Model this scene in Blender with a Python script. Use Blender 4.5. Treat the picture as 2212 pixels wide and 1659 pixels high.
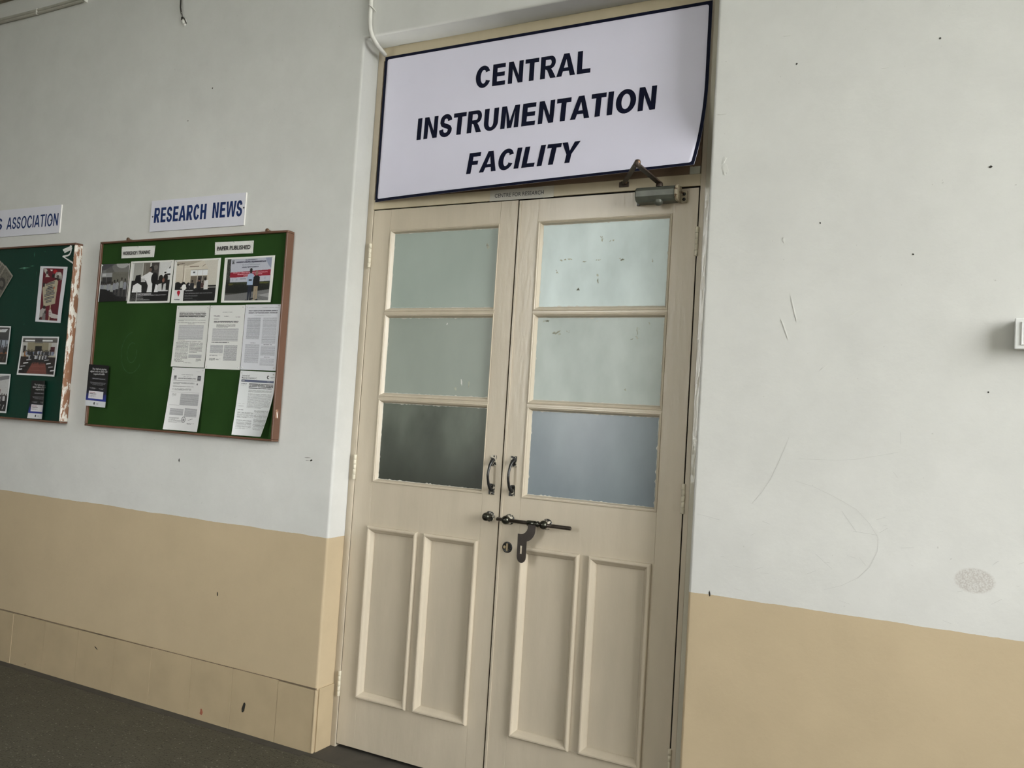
import bpy, bmesh, math, random
import numpy as np
from mathutils import Vector, Matrix, noise as mnoise
from mathutils.geometry import tessellate_polygon

S = bpy.context.scene
for o in list(bpy.data.objects):
    bpy.data.objects.remove(o)
COL = S.collection
PI = math.pi
rnd = random.Random(7)

# ------------------------------------------------------------------ camera, daylight, exposure
cam_d = bpy.data.cameras.new('camera')
cam_d.sensor_width = 36.0
cam_d.lens = 1802.2 * 36.0 / 2212.0
cam_d.clip_start = 0.05
cam = bpy.data.objects.new('camera', cam_d)
COL.objects.link(cam)
_r = ((0.8911837, 0.4492844, 0.0627302), (-0.0340189, -0.0717034, 0.9968457), (0.4523652, -0.8905067, -0.0486167))
cam.matrix_world = Matrix(((_r[0][0], _r[1][0], _r[2][0], 2.173285), (_r[0][1], _r[1][1], _r[2][1], -2.872320),
                           (_r[0][2], _r[1][2], _r[2][2], 1.370407), (0, 0, 0, 1)))
S.camera = cam

world = bpy.data.worlds.new('overcast_sky')
S.world = world
world.use_nodes = True
_wn, _wl = world.node_tree.nodes, world.node_tree.links
bg = _wn['Background']
SKY = 18.3
_tc = _wn.new('ShaderNodeTexCoord')
_sx = _wn.new('ShaderNodeSeparateXYZ')
_rp = _wn.new('ShaderNodeValToRGB')
_wl.new(_tc.outputs['Generated'], _sx.inputs[0])
_wl.new(_sx.outputs['Z'], _rp.inputs[0])
_rp.color_ramp.elements[0].position = 0.0
_rp.color_ramp.elements[0].color = (0.95, 0.955, 0.93, 1)      # hazy horizon
_rp.color_ramp.elements[1].position = 0.9
_rp.color_ramp.elements[1].color = (0.93, 0.955, 0.97, 1)
_wl.new(_rp.outputs[0], bg.inputs[0])
bg.inputs[1].default_value = SKY

S.view_settings.view_transform = 'Standard'
S.view_settings.look = 'None'
S.view_settings.gamma = 1.0
S.view_settings.use_curve_mapping = False
S.view_settings.exposure = 0.0
S.cycles.use_denoising = True
S.cycles.use_adaptive_sampling = False
S.cycles.max_bounces = 10
S.cycles.diffuse_bounces = 7
S.cycles.sample_clamp_indirect = 6.0

def portal(x, y, z, sx, sy, rot):
    l = bpy.data.lights.new('sky_portal', 'AREA')
    l.shape = 'RECTANGLE'
    l.size, l.size_y = sx, sy
    l.cycles.is_portal = True
    o = bpy.data.objects.new('sky_portal', l)
    o.location = (x, y, z)
    o.rotation_euler = rot
    COL.objects.link(o)

# ------------------------------------------------------------------ small helpers
def lin(c):
    return tuple((v / 255.0 / 12.92) if v / 255.0 <= 0.04045 else ((v / 255.0 + 0.055) / 1.055) ** 2.4 for v in c)

class MB:
    """collects geometry (world coordinates) for ONE mesh object"""
    def __init__(s):
        s.v, s.f, s.m, s.sm = [], [], [], []
    def add(s, vs, fs, mi=0, smooth=False):
        n = len(s.v)
        s.v += [tuple(v) for v in vs]
        for f in fs:
            s.f.append(tuple(i + n for i in f)); s.m.append(mi); s.sm.append(smooth)
        return s
    def box(s, x0, x1, y0, y1, z0, z1, mi=0, bev=0.0):
        bm = bmesh.new()
        vs = [bm.verts.new((x, y, z)) for x in (x0, x1) for y in (y0, y1) for z in (z0, z1)]
        for f in ((0, 1, 3, 2), (4, 6, 7, 5), (0, 4, 5, 1), (2, 3, 7, 6), (0, 2, 6, 4), (1, 5, 7, 3)):
            bm.faces.new([vs[i] for i in f])
        if bev > 0:
            bmesh.ops.bevel(bm, geom=bm.edges[:], offset=bev, segments=2, affect='EDGES', profile=0.5)
        return s.bm(bm, mi)
    def bm(s, bm, mi=0, smooth=False):
        bmesh.ops.recalc_face_normals(bm, faces=bm.faces[:])
        bm.verts.index_update()
        s.add([v.co[:] for v in bm.verts], [[v.index for v in f.verts] for f in bm.faces], mi, smooth)
        bm.free()
        return s
    def tube(s, path, r, n=10, mi=0, smooth=True):
        path = [Vector(p) for p in path]
        rs = r if isinstance(r, (list, tuple)) else [r] * len(path)
        rings, up = [], None
        for i, p in enumerate(path):
            t = (path[min(i + 1, len(path) - 1)] - path[max(i - 1, 0)]).normalized()
            if up is None:
                up = t.orthogonal().normalized()
            up = (up - t * up.dot(t)).normalized()
            b = t.cross(up)
            rings.append([p + (up * math.cos(a) + b * math.sin(a)) * rs[i] for a in (2 * PI * k / n for k in range(n))])
        vs = [v for ring in rings for v in ring]
        fs = [(i * n + k, i * n + (k + 1) % n, (i + 1) * n + (k + 1) % n, (i + 1) * n + k) for i in range(len(path) - 1) for k in range(n)]
        s.add(vs, fs, mi, smooth)
        s.add(vs[:n], [tuple(range(n))[::-1]], mi); s.add(vs[-n:], [tuple(range(n))], mi)
        return s
    def lathe(s, o, ax, prof, n=20, mi=0, smooth=True):
        """prof: (radius, distance along ax) pairs"""
        o, ax = Vector(o), Vector(ax).normalized()
        u = ax.orthogonal().normalized(); w = ax.cross(u)
        vs = [o + ax * h + (u * math.cos(2 * PI * k / n) + w * math.sin(2 * PI * k / n)) * max(r, 1e-5) for r, h in prof for k in range(n)]
        fs = [(i * n + k, i * n + (k + 1) % n, (i + 1) * n + (k + 1) % n, (i + 1) * n + k) for i in range(len(prof) - 1) for k in range(n)]
        s.add(vs, fs, mi, smooth)
        s.add(vs[:n], [tuple(range(n))[::-1]], mi); s.add(vs[-n:], [tuple(range(n))], mi)
        return s
    def poly(s, outer, holes, y0, y1, mi=0):
        """outline in x,z extruded from y0 (front) to y1"""
        loops = [outer] + list(holes)
        pts = [p for l in loops for p in l]
        tris = tessellate_polygon([[Vector((x, z, 0)) for x, z in l] for l in loops])
        n = len(pts)
        vs = [(x, y0, z) for x, z in pts] + [(x, y1, z) for x, z in pts]
        fs = []
        for t in tris:
            a, b, c_ = (pts[i] for i in t)
            ccw = (b[0] - a[0]) * (c_[1] - a[1]) - (b[1] - a[1]) * (c_[0] - a[0]) > 0
            fs.append(tuple(t) if ccw else tuple(t)[::-1])
            if y1 != y0:
                fs.append(tuple(i + n for i in (tuple(t)[::-1] if ccw else tuple(t))))
        if y1 != y0:
            k = 0
            for l in loops:
                m = len(l)
                for i in range(m):
                    fs.append((k + i, k + (i + 1) % m, n + k + (i + 1) % m, n + k + i))
                k += m
        else:
            vs = vs[:n]
        return s.add(vs, fs, mi)
    def frame(s, x0, x1, z0, z1, prof, mi=0, smooth=False):
        """mitred rectangular moulding; prof = (inset from the outer rectangle, y) pairs, outside to inside"""
        vs = []
        for d, y in prof:
            vs += [(x0 + d, y, z0 + d), (x1 - d, y, z0 + d), (x1 - d, y, z1 - d), (x0 + d, y, z1 - d)]
        fs = [(i * 4 + k, i * 4 + (k + 1) % 4, (i + 1) * 4 + (k + 1) % 4, (i + 1) * 4 + k) for i in range(len(prof) - 1) for k in range(4)]
        return s.add(vs, fs, mi, smooth)

def origin(o):
    v = Vector((0, 0, 0))
    while o:
        v += o.location; o = o.parent
    return v

def add(name, mb, mats, parent=None, loc=None, angle=None):
    if loc is None:
        loc = Vector((0, 0, 0))
    base = origin(parent) + Vector(loc)
    me = bpy.data.meshes.new(name)
    me.from_pydata([(v[0] - base.x, v[1] - base.y, v[2] - base.z) for v in mb.v], [], mb.f)
    for m in (mats if isinstance(mats, (list, tuple)) else [mats]):
        me.materials.append(m)
    me.polygons.foreach_set('material_index', mb.m)
    me.polygons.foreach_set('use_smooth', mb.sm)
    me.update()
    o = bpy.data.objects.new(name, me)
    COL.objects.link(o)
    o.location = loc
    if parent:
        o.parent = parent
    return o

def tag(o, label=None, cat=None, group=None, kind=None):
    for k, v in (('label', label), ('category', cat), ('group', group), ('kind', kind)):
        if v:
            o[k] = v
    return o

def thing(name, label, cat, loc, group=None, kind=None):
    o = bpy.data.objects.new(name, None)
    o.empty_display_size = 0.05
    COL.objects.link(o)
    o.location = loc
    return tag(o, label, cat, group, kind)

# ------------------------------------------------------------------ materials
def pm(name, col, rough=0.5, spec=0.5, var=0.06, vscale=6.0, bump=0.0, bscale=60.0, metal=0.0, stretch=(1, 1, 1), dark=None, dscale=30.0, dcut=0.62, coat=0.0):
    """principled paint with procedural tone variation, fine relief and optional chipped-through second colour"""
    m = bpy.data.materials.new(name)
    m.use_nodes = True
    n, l = m.node_tree.nodes, m.node_tree.links
    p = n['Principled BSDF']
    p.inputs['Roughness'].default_value = rough
    p.inputs['Specular IOR Level'].default_value = spec
    p.inputs['Metallic'].default_value = metal
    p.inputs['Coat Weight'].default_value = coat
    tc = n.new('ShaderNodeTexCoord')
    mp = n.new('ShaderNodeMapping'); mp.inputs['Scale'].default_value = stretch
    l.new(tc.outputs['Object'], mp.inputs[0])
    nz = n.new('ShaderNodeTexNoise'); nz.inputs['Scale'].default_value = vscale; nz.inputs['Detail'].default_value = 6
    l.new(mp.outputs[0], nz.inputs['Vector'])
    mr = n.new('ShaderNodeMapRange'); mr.inputs[1].default_value = 0.3; mr.inputs[2].default_value = 0.7
    mr.inputs[3].default_value = 1 - var; mr.inputs[4].default_value = 1 + var
    l.new(nz.outputs[0], mr.inputs[0])
    mx = n.new('ShaderNodeVectorMath'); mx.operation = 'SCALE'
    mx.inputs[0].default_value = col[:3]
    l.new(mr.outputs[0], mx.inputs['Scale'])
    out = mx.outputs[0]
    if dark:
        n2 = n.new('ShaderNodeTexNoise'); n2.inputs['Scale'].default_value = dscale; n2.inputs['Detail'].default_value = 8; n2.inputs['Roughness'].default_value = 0.65
        l.new(mp.outputs[0], n2.inputs['Vector'])
        r2 = n.new('ShaderNodeMapRange'); r2.inputs[1].default_value = dcut; r2.inputs[2].default_value = dcut + 0.03
        l.new(n2.outputs[0], r2.inputs[0])
        mm = n.new('ShaderNodeMix'); mm.data_type = 'RGBA'
        mm.inputs['B'].default_value = (*dark[:3], 1)
        l.new(r2.outputs[0], mm.inputs['Factor']); l.new(out, mm.inputs['A'])
        out = mm.outputs['Result']
    l.new(out, p.inputs['Base Color'])
    if bump > 0:
        nb = n.new('ShaderNodeTexNoise'); nb.inputs['Scale'].default_value = bscale; nb.inputs['Detail'].default_value = 4
        l.new(mp.outputs[0], nb.inputs['Vector'])
        b = n.new('ShaderNodeBump'); b.inputs['Strength'].default_value = 1.0; b.inputs['Distance'].default_value = bump
        l.new(nb.outputs[0], b.inputs['Height']); l.new(b.outputs[0], p.inputs['Normal'])
    return m

def mathn(n, l, op, a, b=None, c_=None, clamp=False):
    q = n.new('ShaderNodeMath'); q.operation = op; q.use_clamp = clamp
    for i, v in enumerate((a, b, c_)):
        if v is None:
            continue
        if isinstance(v, (int, float)):
            q.inputs[i].default_value = v
        else:
            l.new(v, q.inputs[i])
    return q.outputs[0]

def mixc(n, l, f, a, b):
    q = n.new('ShaderNodeMix'); q.data_type = 'RGBA'
    for k, v in (('Factor', f), ('A', a), ('B', b)):
        if isinstance(v, (int, float)):
            q.inputs[k].default_value = v
        elif isinstance(v, tuple):
            q.inputs[k].default_value = (*v[:3], 1)
        else:
            l.new(v, q.inputs[k])
    return q.outputs['Result']

def noise_of(n, l, vec, scale, detail=4, rough=0.5):
    q = n.new('ShaderNodeTexNoise'); q.inputs['Scale'].default_value = scale; q.inputs['Detail'].default_value = detail; q.inputs['Roughness'].default_value = rough
    l.new(vec, q.inputs['Vector'])
    return q.outputs[0]

def ramp01(n, l, v, lo, hi, a=0.0, b=1.0):
    q = n.new('ShaderNodeMapRange'); q.inputs[1].default_value = lo; q.inputs[2].default_value = hi
    q.inputs[3].default_value = a; q.inputs[4].default_value = b
    l.new(v, q.inputs[0])
    return q.outputs[0]

def wall_material():
    """limewashed plaster, white above a tan oil-painted dado"""
    m = bpy.data.materials.new('painted_plaster'); m.use_nodes = True
    n, l = m.node_tree.nodes, m.node_tree.links
    p = n['Principled BSDF']
    tc = n.new('ShaderNodeTexCoord'); ob = tc.outputs['Object']
    sp = n.new('ShaderNodeSeparateXYZ'); l.new(ob, sp.inputs[0])
    x, y, z = sp.outputs
    edge = mathn(n, l, 'ADD', z, ramp01(n, l, noise_of(n, l, ob, 3.0, 8, 0.7), 0.2, 0.8, -0.006, 0.006))
    dado = mathn(n, l, 'LESS_THAN', edge, DADO_Z)
    big = noise_of(n, l, ob, 1.6, 6, 0.6)
    mid = noise_of(n, l, ob, 7.0, 6, 0.65)
    tone = mathn(n, l, 'MULTIPLY', ramp01(n, l, big, 0.3, 0.7, 0.96, 1.03), ramp01(n, l, mid, 0.3, 0.72, 1.02, 0.95))
    # smudges rubbed off by passing hands and shoulders, and small specks
    smf = ramp01(n, l, noise_of(n, l, ob, 16.0, 8, 0.72), 0.66, 0.80, 0.0, 0.22)
    spk = ramp01(n, l, noise_of(n, l, ob, 85.0, 2, 0.5), 0.775, 0.80, 0.0, 0.40)
    wcol = mixc(n, l, smf, WHITE, (0.50, 0.49, 0.45))
    wcol = mixc(n, l, spk, wcol, (0.30, 0.29, 0.27))
    # round scuff mark left by a shoe on the white paint
    ex = mathn(n, l, 'DIVIDE', mathn(n, l, 'SUBTRACT', x, 2.292), 0.052)
    ez = mathn(n, l, 'DIVIDE', mathn(n, l, 'SUBTRACT', z, 1.008), 0.036)
    rr = mathn(n, l, 'ADD', mathn(n, l, 'MULTIPLY', ex, ex), mathn(n, l, 'MULTIPLY', ez, ez))
    sc = mathn(n, l, 'MULTIPLY', ramp01(n, l, rr, 0.75, 1.1, 1.0, 0.0), ramp01(n, l, noise_of(n, l, ob, 230.0, 3), 0.38, 0.62, 0.2, 0.8))
    wcol = mixc(n, l, sc, wcol, (0.42, 0.39, 0.36))
    dcol = mixc(n, l, ramp01(n, l, noise_of(n, l, ob, 9.0, 7, 0.7), 0.60, 0.78, 0.0, 0.25), TAN, (0.40, 0.30, 0.19))
    c_ = mixc(n, l, dado, wcol, dcol)
    mul = n.new('ShaderNodeVectorMath'); mul.operation = 'SCALE'
    l.new(c_, mul.inputs[0]); l.new(tone, mul.inputs['Scale'])
    l.new(mul.outputs[0], p.inputs['Base Color'])
    l.new(ramp01(n, l, dado, 0, 1, 0.75, 0.42), p.inputs['Roughness'])
    p.inputs['Specular IOR Level'].default_value = 0.35
    h = mathn(n, l, 'ADD', mathn(n, l, 'MULTIPLY', noise_of(n, l, ob, 2.2, 3), 0.010), mathn(n, l, 'MULTIPLY', noise_of(n, l, ob, 22.0, 5, 0.6), 0.0016))
    h = mathn(n, l, 'ADD', h, mathn(n, l, 'MULTIPLY', dado, -0.0008))
    b = n.new('ShaderNodeBump'); b.inputs['Distance'].default_value = 1.0; b.inputs['Strength'].default_value = 0.55
    l.new(h, b.inputs['Height']); l.new(b.outputs[0], p.inputs['Normal'])
    return m

def terrazzo_material():
    m = bpy.data.materials.new('terrazzo'); m.use_nodes = True
    n, l = m.node_tree.nodes, m.node_tree.links
    p = n['Principled BSDF']
    tc = n.new('ShaderNodeTexCoord'); ob = tc.outputs['Object']
    v = n.new('ShaderNodeTexVoronoi'); v.inputs['Scale'].default_value = 120.0; l.new(ob, v.inputs['Vector'])
    sep = n.new('ShaderNodeSeparateColor'); l.new(v.outputs['Color'], sep.inputs[0])
    inside = ramp01(n, l, v.outputs['Distance'], 0.30, 0.42, 1.0, 0.0)
    white = mathn(n, l, 'MULTIPLY', mathn(n, l, 'GREATER_THAN', sep.outputs[0], 0.94), inside)
    black = mathn(n, l, 'MULTIPLY', mathn(n, l, 'LESS_THAN', sep.outputs[0], 0.40), inside)
    base = mixc(n, l, noise_of(n, l, ob, 5.0, 6, 0.6), (0.050, 0.046, 0.034), (0.085, 0.079, 0.058))
    c_ = mixc(n, l, black, base, (0.014, 0.013, 0.010))
    c_ = mixc(n, l, white, c_, (0.20, 0.19, 0.155))
    l.new(c_, p.inputs['Base Color'])
    p.inputs['Roughness'].default_value = 0.55
    p.inputs['Specular IOR Level'].default_value = 0.3
    b = n.new('ShaderNodeBump'); b.inputs['Distance'].default_value = 0.0012
    l.new(v.outputs['Distance'], b.inputs['Height']); l.new(b.outputs[0], p.inputs['Normal'])
    return m

def glass_material(name, base, film, rough, tint_amt, wipe=5.0, spec=0.5, fade=None):
    """old frosted pane: a dull body, a smeary whitish film on it and a soft sheen"""
    m = bpy.data.materials.new(name); m.use_nodes = True
    n, l = m.node_tree.nodes, m.node_tree.links
    p = n['Principled BSDF']
    tc = n.new('ShaderNodeTexCoord'); ob = tc.outputs['Object']
    mp = n.new('ShaderNodeMapping'); mp.inputs['Scale'].default_value = (1.0, 1.0, 0.55); mp.inputs['Rotation'].default_value = (0, 0.5, 0)
    l.new(ob, mp.inputs[0])
    sw = noise_of(n, l, mp.outputs[0], wipe, 5, 0.5)
    f = mathn(n, l, 'MULTIPLY', ramp01(n, l, sw, 0.30, 0.72, 0.35, 1.0), tint_amt)
    if fade:                                   # reflection falloff painted in: film colour darkens towards the pane foot
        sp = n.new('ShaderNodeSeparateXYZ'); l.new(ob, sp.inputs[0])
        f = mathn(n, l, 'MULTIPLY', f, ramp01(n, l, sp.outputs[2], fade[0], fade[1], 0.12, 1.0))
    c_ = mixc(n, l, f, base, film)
    l.new(c_, p.inputs['Base Color'])
    p.inputs['Roughness'].default_value = rough
    p.inputs['Specular IOR Level'].default_value = spec
    return m

DADO_Z = 0.857
WHITE = (0.62, 0.62, 0.597)
TAN = (0.51, 0.41, 0.272)
CREAM = (0.515, 0.45, 0.352)
M_wall = wall_material()
M_floor = terrazzo_material()
M_cement = pm('cement_border', (0.060, 0.054, 0.045), 0.7, 0.3, 0.18, 9, 0.0006, 60)
M_ceil = pm('ceiling_whitewash', (0.60,0.60,0.57), 0.8, 0.3, 0.03, 4)
M_skirt = pm('tan_painted_tile', (0.44, 0.35, 0.225), 0.38, 0.5, 0.06, 7, 0.0004, 25, dark=(0.30, 0.22, 0.14), dscale=14, dcut=0.69)
M_cream = pm('cream_enamel', CREAM, 0.25, 0.5, 0.06, 5, 0.0009, 24, stretch=(2.4, 2.4, 0.55), dark=(0.33, 0.27, 0.18), dscale=30, dcut=0.715)
M_creamy = pm('yellowed_enamel', (0.50, 0.43, 0.30), 0.32, 0.5, 0.06, 6, 0.0006, 40, stretch=(2, 2, 0.6), dark=(0.20, 0.13, 0.08), dscale=34, dcut=0.72)
M_wood = pm('bare_brown_board', (0.17, 0.115, 0.075), 0.6, 0.4, 0.25, 10, 0.0006, 60, stretch=(0.3, 1, 3))
M_black = pm('blackout', (0.004, 0.004, 0.004), 0.9, 0.1, 0.0)
# ================================================================== the setting
WY = -0.11                # face of the corridor wall; the doors stand at y = 0
XL, XR, ZT = -0.033, 1.469, 2.965
X0, X1, YF, ZC = -7.0, 6.2, -4.3, 4.8

fl = MB(); fl.box(X0, 14, -16, 0.20, -0.20, -0.012)
floor = tag(add('floor', fl, M_floor), 'dark speckled terrazzo corridor floor', 'floor', kind='structure')
bs = MB(); bs.box(X0, XL - 0.02, WY - 0.050, WY - 0.004, -0.013, -0.0112)
add('border_strip', bs, M_cement, floor)
bs = MB(); bs.box(XL - 0.02, XR + 0.02, WY - 0.03, 0.10, -0.013, -0.0108)
add('threshold', bs, M_cement, floor)
bs = MB(); bs.box(XR + 0.02, X1, WY - 0.050, WY - 0.004, -0.013, -0.0112)
add('border_strip', bs, M_cement, floor)

wb = MB()
R_ = 0.010
loops = []
for k in range(6):
    a = PI / 2 * k / 5
    loops.append((R_ * (1 - math.sin(a)), WY + R_ * (1 - math.cos(a))))    # (distance outside the opening, y)
loops.append((0.0, 0.16))
ring = []
for d, y in loops:
    ring.append([(XL - d, y, -0.012), (XL - d, y, ZT + d), (XR + d, y, ZT + d), (XR + d, y, -0.012)])
vs = [v for r in ring for v in r]
fs = [(i * 4 + k, (i + 1) * 4 + k, (i + 1) * 4 + k + 1, i * 4 + k + 1) for i in range(len(ring) - 1) for k in range(3)]
wb.add(vs, fs, 0, True)
a, b, c_, d = ring[0]
T = ZC + 0.05
wb.add([(X0, WY, -0.012), a, b, (b[0], WY, T), (X0, WY, T), (X0, WY, b[2])], [(0, 1, 2, 5), (5, 2, 3, 4)])
wb.add([c_, d, (X1, WY, -0.012), (X1, WY, c_[2]), (X1, WY, T), (c_[0], WY, T)], [(1, 2, 3, 0), (0, 3, 4, 5)])
wb.add([b, c_, (c_[0], WY, T), (b[0], WY, T)], [(0, 1, 2, 3)])
wb.add([(X0, 0.16, -0.012), (XL, 0.16, -0.012), (XL, 0.16, T), (X0, 0.16, T)], [(3, 2, 1, 0)])
wb.add([(XR, 0.16, -0.012), (X1, 0.16, -0.012), (X1, 0.16, T), (XR, 0.16, T)], [(3, 2, 1, 0)])
wb.add([(XL, 0.16, ZT), (XR, 0.16, ZT), (XR, 0.16, T), (XL, 0.16, T)], [(3, 2, 1, 0)])
wall_back = tag(add('wall_back', wb, M_wall), 'white plaster corridor wall with tan painted lower band', 'wall', kind='structure')

ce = MB(); ce.box(X0, X1, YF - 0.45, 0.16, ZC, ZC + 0.2)
tag(add('ceiling', ce, M_ceil), 'whitewashed corridor ceiling', 'ceiling', kind='structure')

# black shell added behind the doors to block stray sky light
rm = MB()
rm.box(XL - 0.3, XR + 0.3, 1.2, 1.3, -0.02, 3.3); rm.box(XL - 0.4, XL - 0.3, 0.16, 1.3, -0.02, 3.3)
rm.box(XR + 0.3, XR + 0.4, 0.16, 1.3, -0.02, 3.3); rm.box(XL - 0.4, XR + 0.4, 0.16, 1.3, 3.3, 3.4); rm.box(XL - 0.4, XR + 0.4, 0.16, 1.3, -0.12, -0.02)
tag(add('blackout_shell', rm, M_black), 'added black shell blocking sky light behind the closed doors', 'wall', kind='structure')

# arcade on the open side of the corridor: parapet, piers and a deep spandrel
OPEN = [(-1.15, -0.50)]
PARA, HEAD = 1.05, 3.7
wf = MB()
wf.box(X0, X1, YF - 0.4, YF, HEAD, ZC)
wf.box(X0, X1, YF - 0.4, YF, -0.012, PARA)
px = X0
for x0, x1 in OPEN:
    wf.box(px, x0, YF - 0.4, YF, PARA, HEAD); px = x1
wf.box(px, X1, YF - 0.4, YF, PARA, HEAD)
tag(add('wall_front', wf, M_wall), 'plaster wall with open arches across the corridor', 'wall', kind='structure')
for x0, x1 in OPEN:
    portal((x0 + x1) / 2, YF - 0.42, (PARA + HEAD) / 2, x1 - x0, HEAD - PARA, (-PI / 2, 0, 0))
# far ends of the corridor: closed to one side, a wide daylight opening to the other
we = MB(); we.box(X0 - 0.3, X0, YF - 0.4, 0.16, -0.012, ZC)
tag(add('wall_left', we, M_wall), 'closed plaster end wall of the corridor', 'wall', kind='structure')
EY0, EY1, EZ0, EZ1 = -3.3, -0.42, 0.9, 4.6
we = MB()
we.box(X1, X1 + 0.3, YF - 0.4, EY0, -0.012, ZC); we.box(X1, X1 + 0.3, EY1, 0.16, -0.012, ZC)
we.box(X1, X1 + 0.3, EY0, EY1, EZ1, ZC); we.box(X1, X1 + 0.3, EY0, EY1, -0.012, EZ0)
tag(add('wall_right', we, M_wall), 'plaster end wall with a wide open bay', 'wall', kind='structure')
portal(X1 + 0.32, (EY0 + EY1) / 2, (EZ0 + EZ1) / 2, EZ1 - EZ0, EY1 - EY0, (0, PI / 2, 0))
gr = MB(); gr.box(-60, 60, -60, 60, -0.7, -0.5)
M_ground = pm('lawn_and_earth', (0.10, 0.12, 0.07), 0.9, 0.2, 0.2, 0.6)
tag(add('ground', gr, M_ground), 'open lawn outside the arcade', 'ground', kind='structure')

# painted tile skirting, one piece per tile
SKX = [-7.0 + 0.2555 * i for i in range(18)]
SKX = [x for x in SKX if x < -2.6] + [-2.52, -2.265, -2.012, -1.759, -1.504, -1.240, -0.992, -0.735, -0.489, -0.233, -0.037]
SKT = 0.241
base_l = thing('baseboard_left', 'tan painted tile skirting along the wall under the notice boards', 'baseboard', (-2.0, WY, -0.012), kind='structure')
r2 = random.Random(3)
for xa, xb in zip(SKX[:-1], SKX[1:]):
    t = MB(); dy = r2.uniform(-0.0009, 0.0009); g = 0.0006
    t.box(xa + g, xb - g, WY - 0.007 + dy, WY + 0.004, -0.012, SKT + r2.uniform(-0.002, 0.003), bev=0.0012)
    add('tile', t, M_skirt, base_l)
t = MB(); t.box(XL - 0.004, XL + 0.006, WY + 0.0105, 0.0 - 0.004, -0.012, SKT + 0.003, bev=0.0012)
add('tile', t, M_skirt, base_l)
t = MB(); t.tube([(XL - 0.002, WY - 0.001, -0.010), (XL - 0.002, WY - 0.001, SKT)], 0.0075, 12)
add('corner_bead', t, M_skirt, base_l)
t = MB(); t.box(-7.0, XL - 0.003, WY - 0.0035, WY + 0.003, SKT + 0.001, SKT + 0.0052); add('mortar_line', t, pm('grimy_joint', (0.16, 0.12, 0.08), 0.7, 0.3, 0.3, 14, 0.0008, 40), base_l)
base_r = thing('baseboard_right', 'tan painted tile skirting beside the hinge side of the doors', 'baseboard', (1.6, WY, -0.012), kind='structure')
xs = [XR + 0.002 + 0.255 * i for i in range(12)]
for xa, xb in zip(xs[:-1], xs[1:]):
    t = MB(); t.box(xa + 0.0006, xb - 0.0006, WY - 0.007, WY + 0.004, -0.012, SKT, bev=0.0012)
    add('tile', t, M_skirt, base_r)

# door frame
fr = thing('trim_1', 'cream painted wooden door frame with transom bar', 'door frame', (0.7, 0.0, 0.0), kind='structure')
t = MB(); t.box(XL + 0.0005, -0.0025, -0.003, 0.10, -0.012, ZT - 0.0005, bev=0.0015); add('jamb', t, M_cream, fr)
t = MB(); t.box(1.4105, 1.4285, -0.003, 0.10, -0.012, ZT - 0.0005, bev=0.0015); add('jamb', t, M_cream, fr)
# plaster fillet run with glossy paint between jamb and masonry
M_gloss = pm('glossy_streaked_enamel', (0.50, 0.47, 0.38), 0.12, 0.6, 0.06, 8, 0.0016, 55, stretch=(1.6, 1.6, 0.35), dark=(0.16, 0.12, 0.08), dscale=20, dcut=0.73)
t = MB()
t.add([(1.4285, -0.0032, -0.012), (1.4685, -0.0085, -0.012), (1.4685, -0.0085, ZT - 0.001), (1.4285, -0.0032, ZT - 0.001), (1.4285, 0.1, -0.012), (1.4685, 0.1, -0.012), (1.4685, 0.1, ZT - 0.001), (1.4285, 0.1, ZT - 0.001)],
      [(0, 1, 2, 3), (4, 7, 6, 5), (0, 4, 5, 1), (3, 2, 6, 7)])
add('fillet', t, M_gloss, fr)
t = MB(); t.box(-0.002, 1.4100, -0.003, 0.10, 2.2535, 2.2965, bev=0.0015); add('transom_bar', t, M_creamy, fr)
t = MB(); t.box(-0.002, 1.4100, -0.0025, 0.10, 2.905, ZT - 0.0005, bev=0.0015); add('head_rail', t, M_creamy, fr)
t = MB(); t.box(0.002, 1.4065, 0.006, 0.02, 2.2985, 2.903); add('transom_board', t, M_wood, fr)
t = MB(); t.box(1.368, 1.406, 0.002, 0.006, 2.2985, 2.326, bev=0.0006); add('corner_plate', t, pm('chipped_grey_plate', (0.40, 0.40, 0.33), 0.5, 0.5, 0.1, 30, dark=(0.2, 0.17, 0.12), dscale=90, dcut=0.6), fr)
M_gapshade = pm('gap_shade_black', (0.006, 0.005, 0.004), 0.9, 0.1, 0.1)  # black backing and strips: shade of the leaf gaps put in as colour
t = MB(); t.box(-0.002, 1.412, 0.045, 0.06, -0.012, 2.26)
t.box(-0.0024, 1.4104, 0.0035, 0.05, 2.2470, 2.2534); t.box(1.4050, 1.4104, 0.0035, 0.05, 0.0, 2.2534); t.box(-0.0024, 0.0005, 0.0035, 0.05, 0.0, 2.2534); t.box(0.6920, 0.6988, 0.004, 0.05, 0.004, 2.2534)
add('gap_shade', t, M_gapshade, fr)
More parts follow.
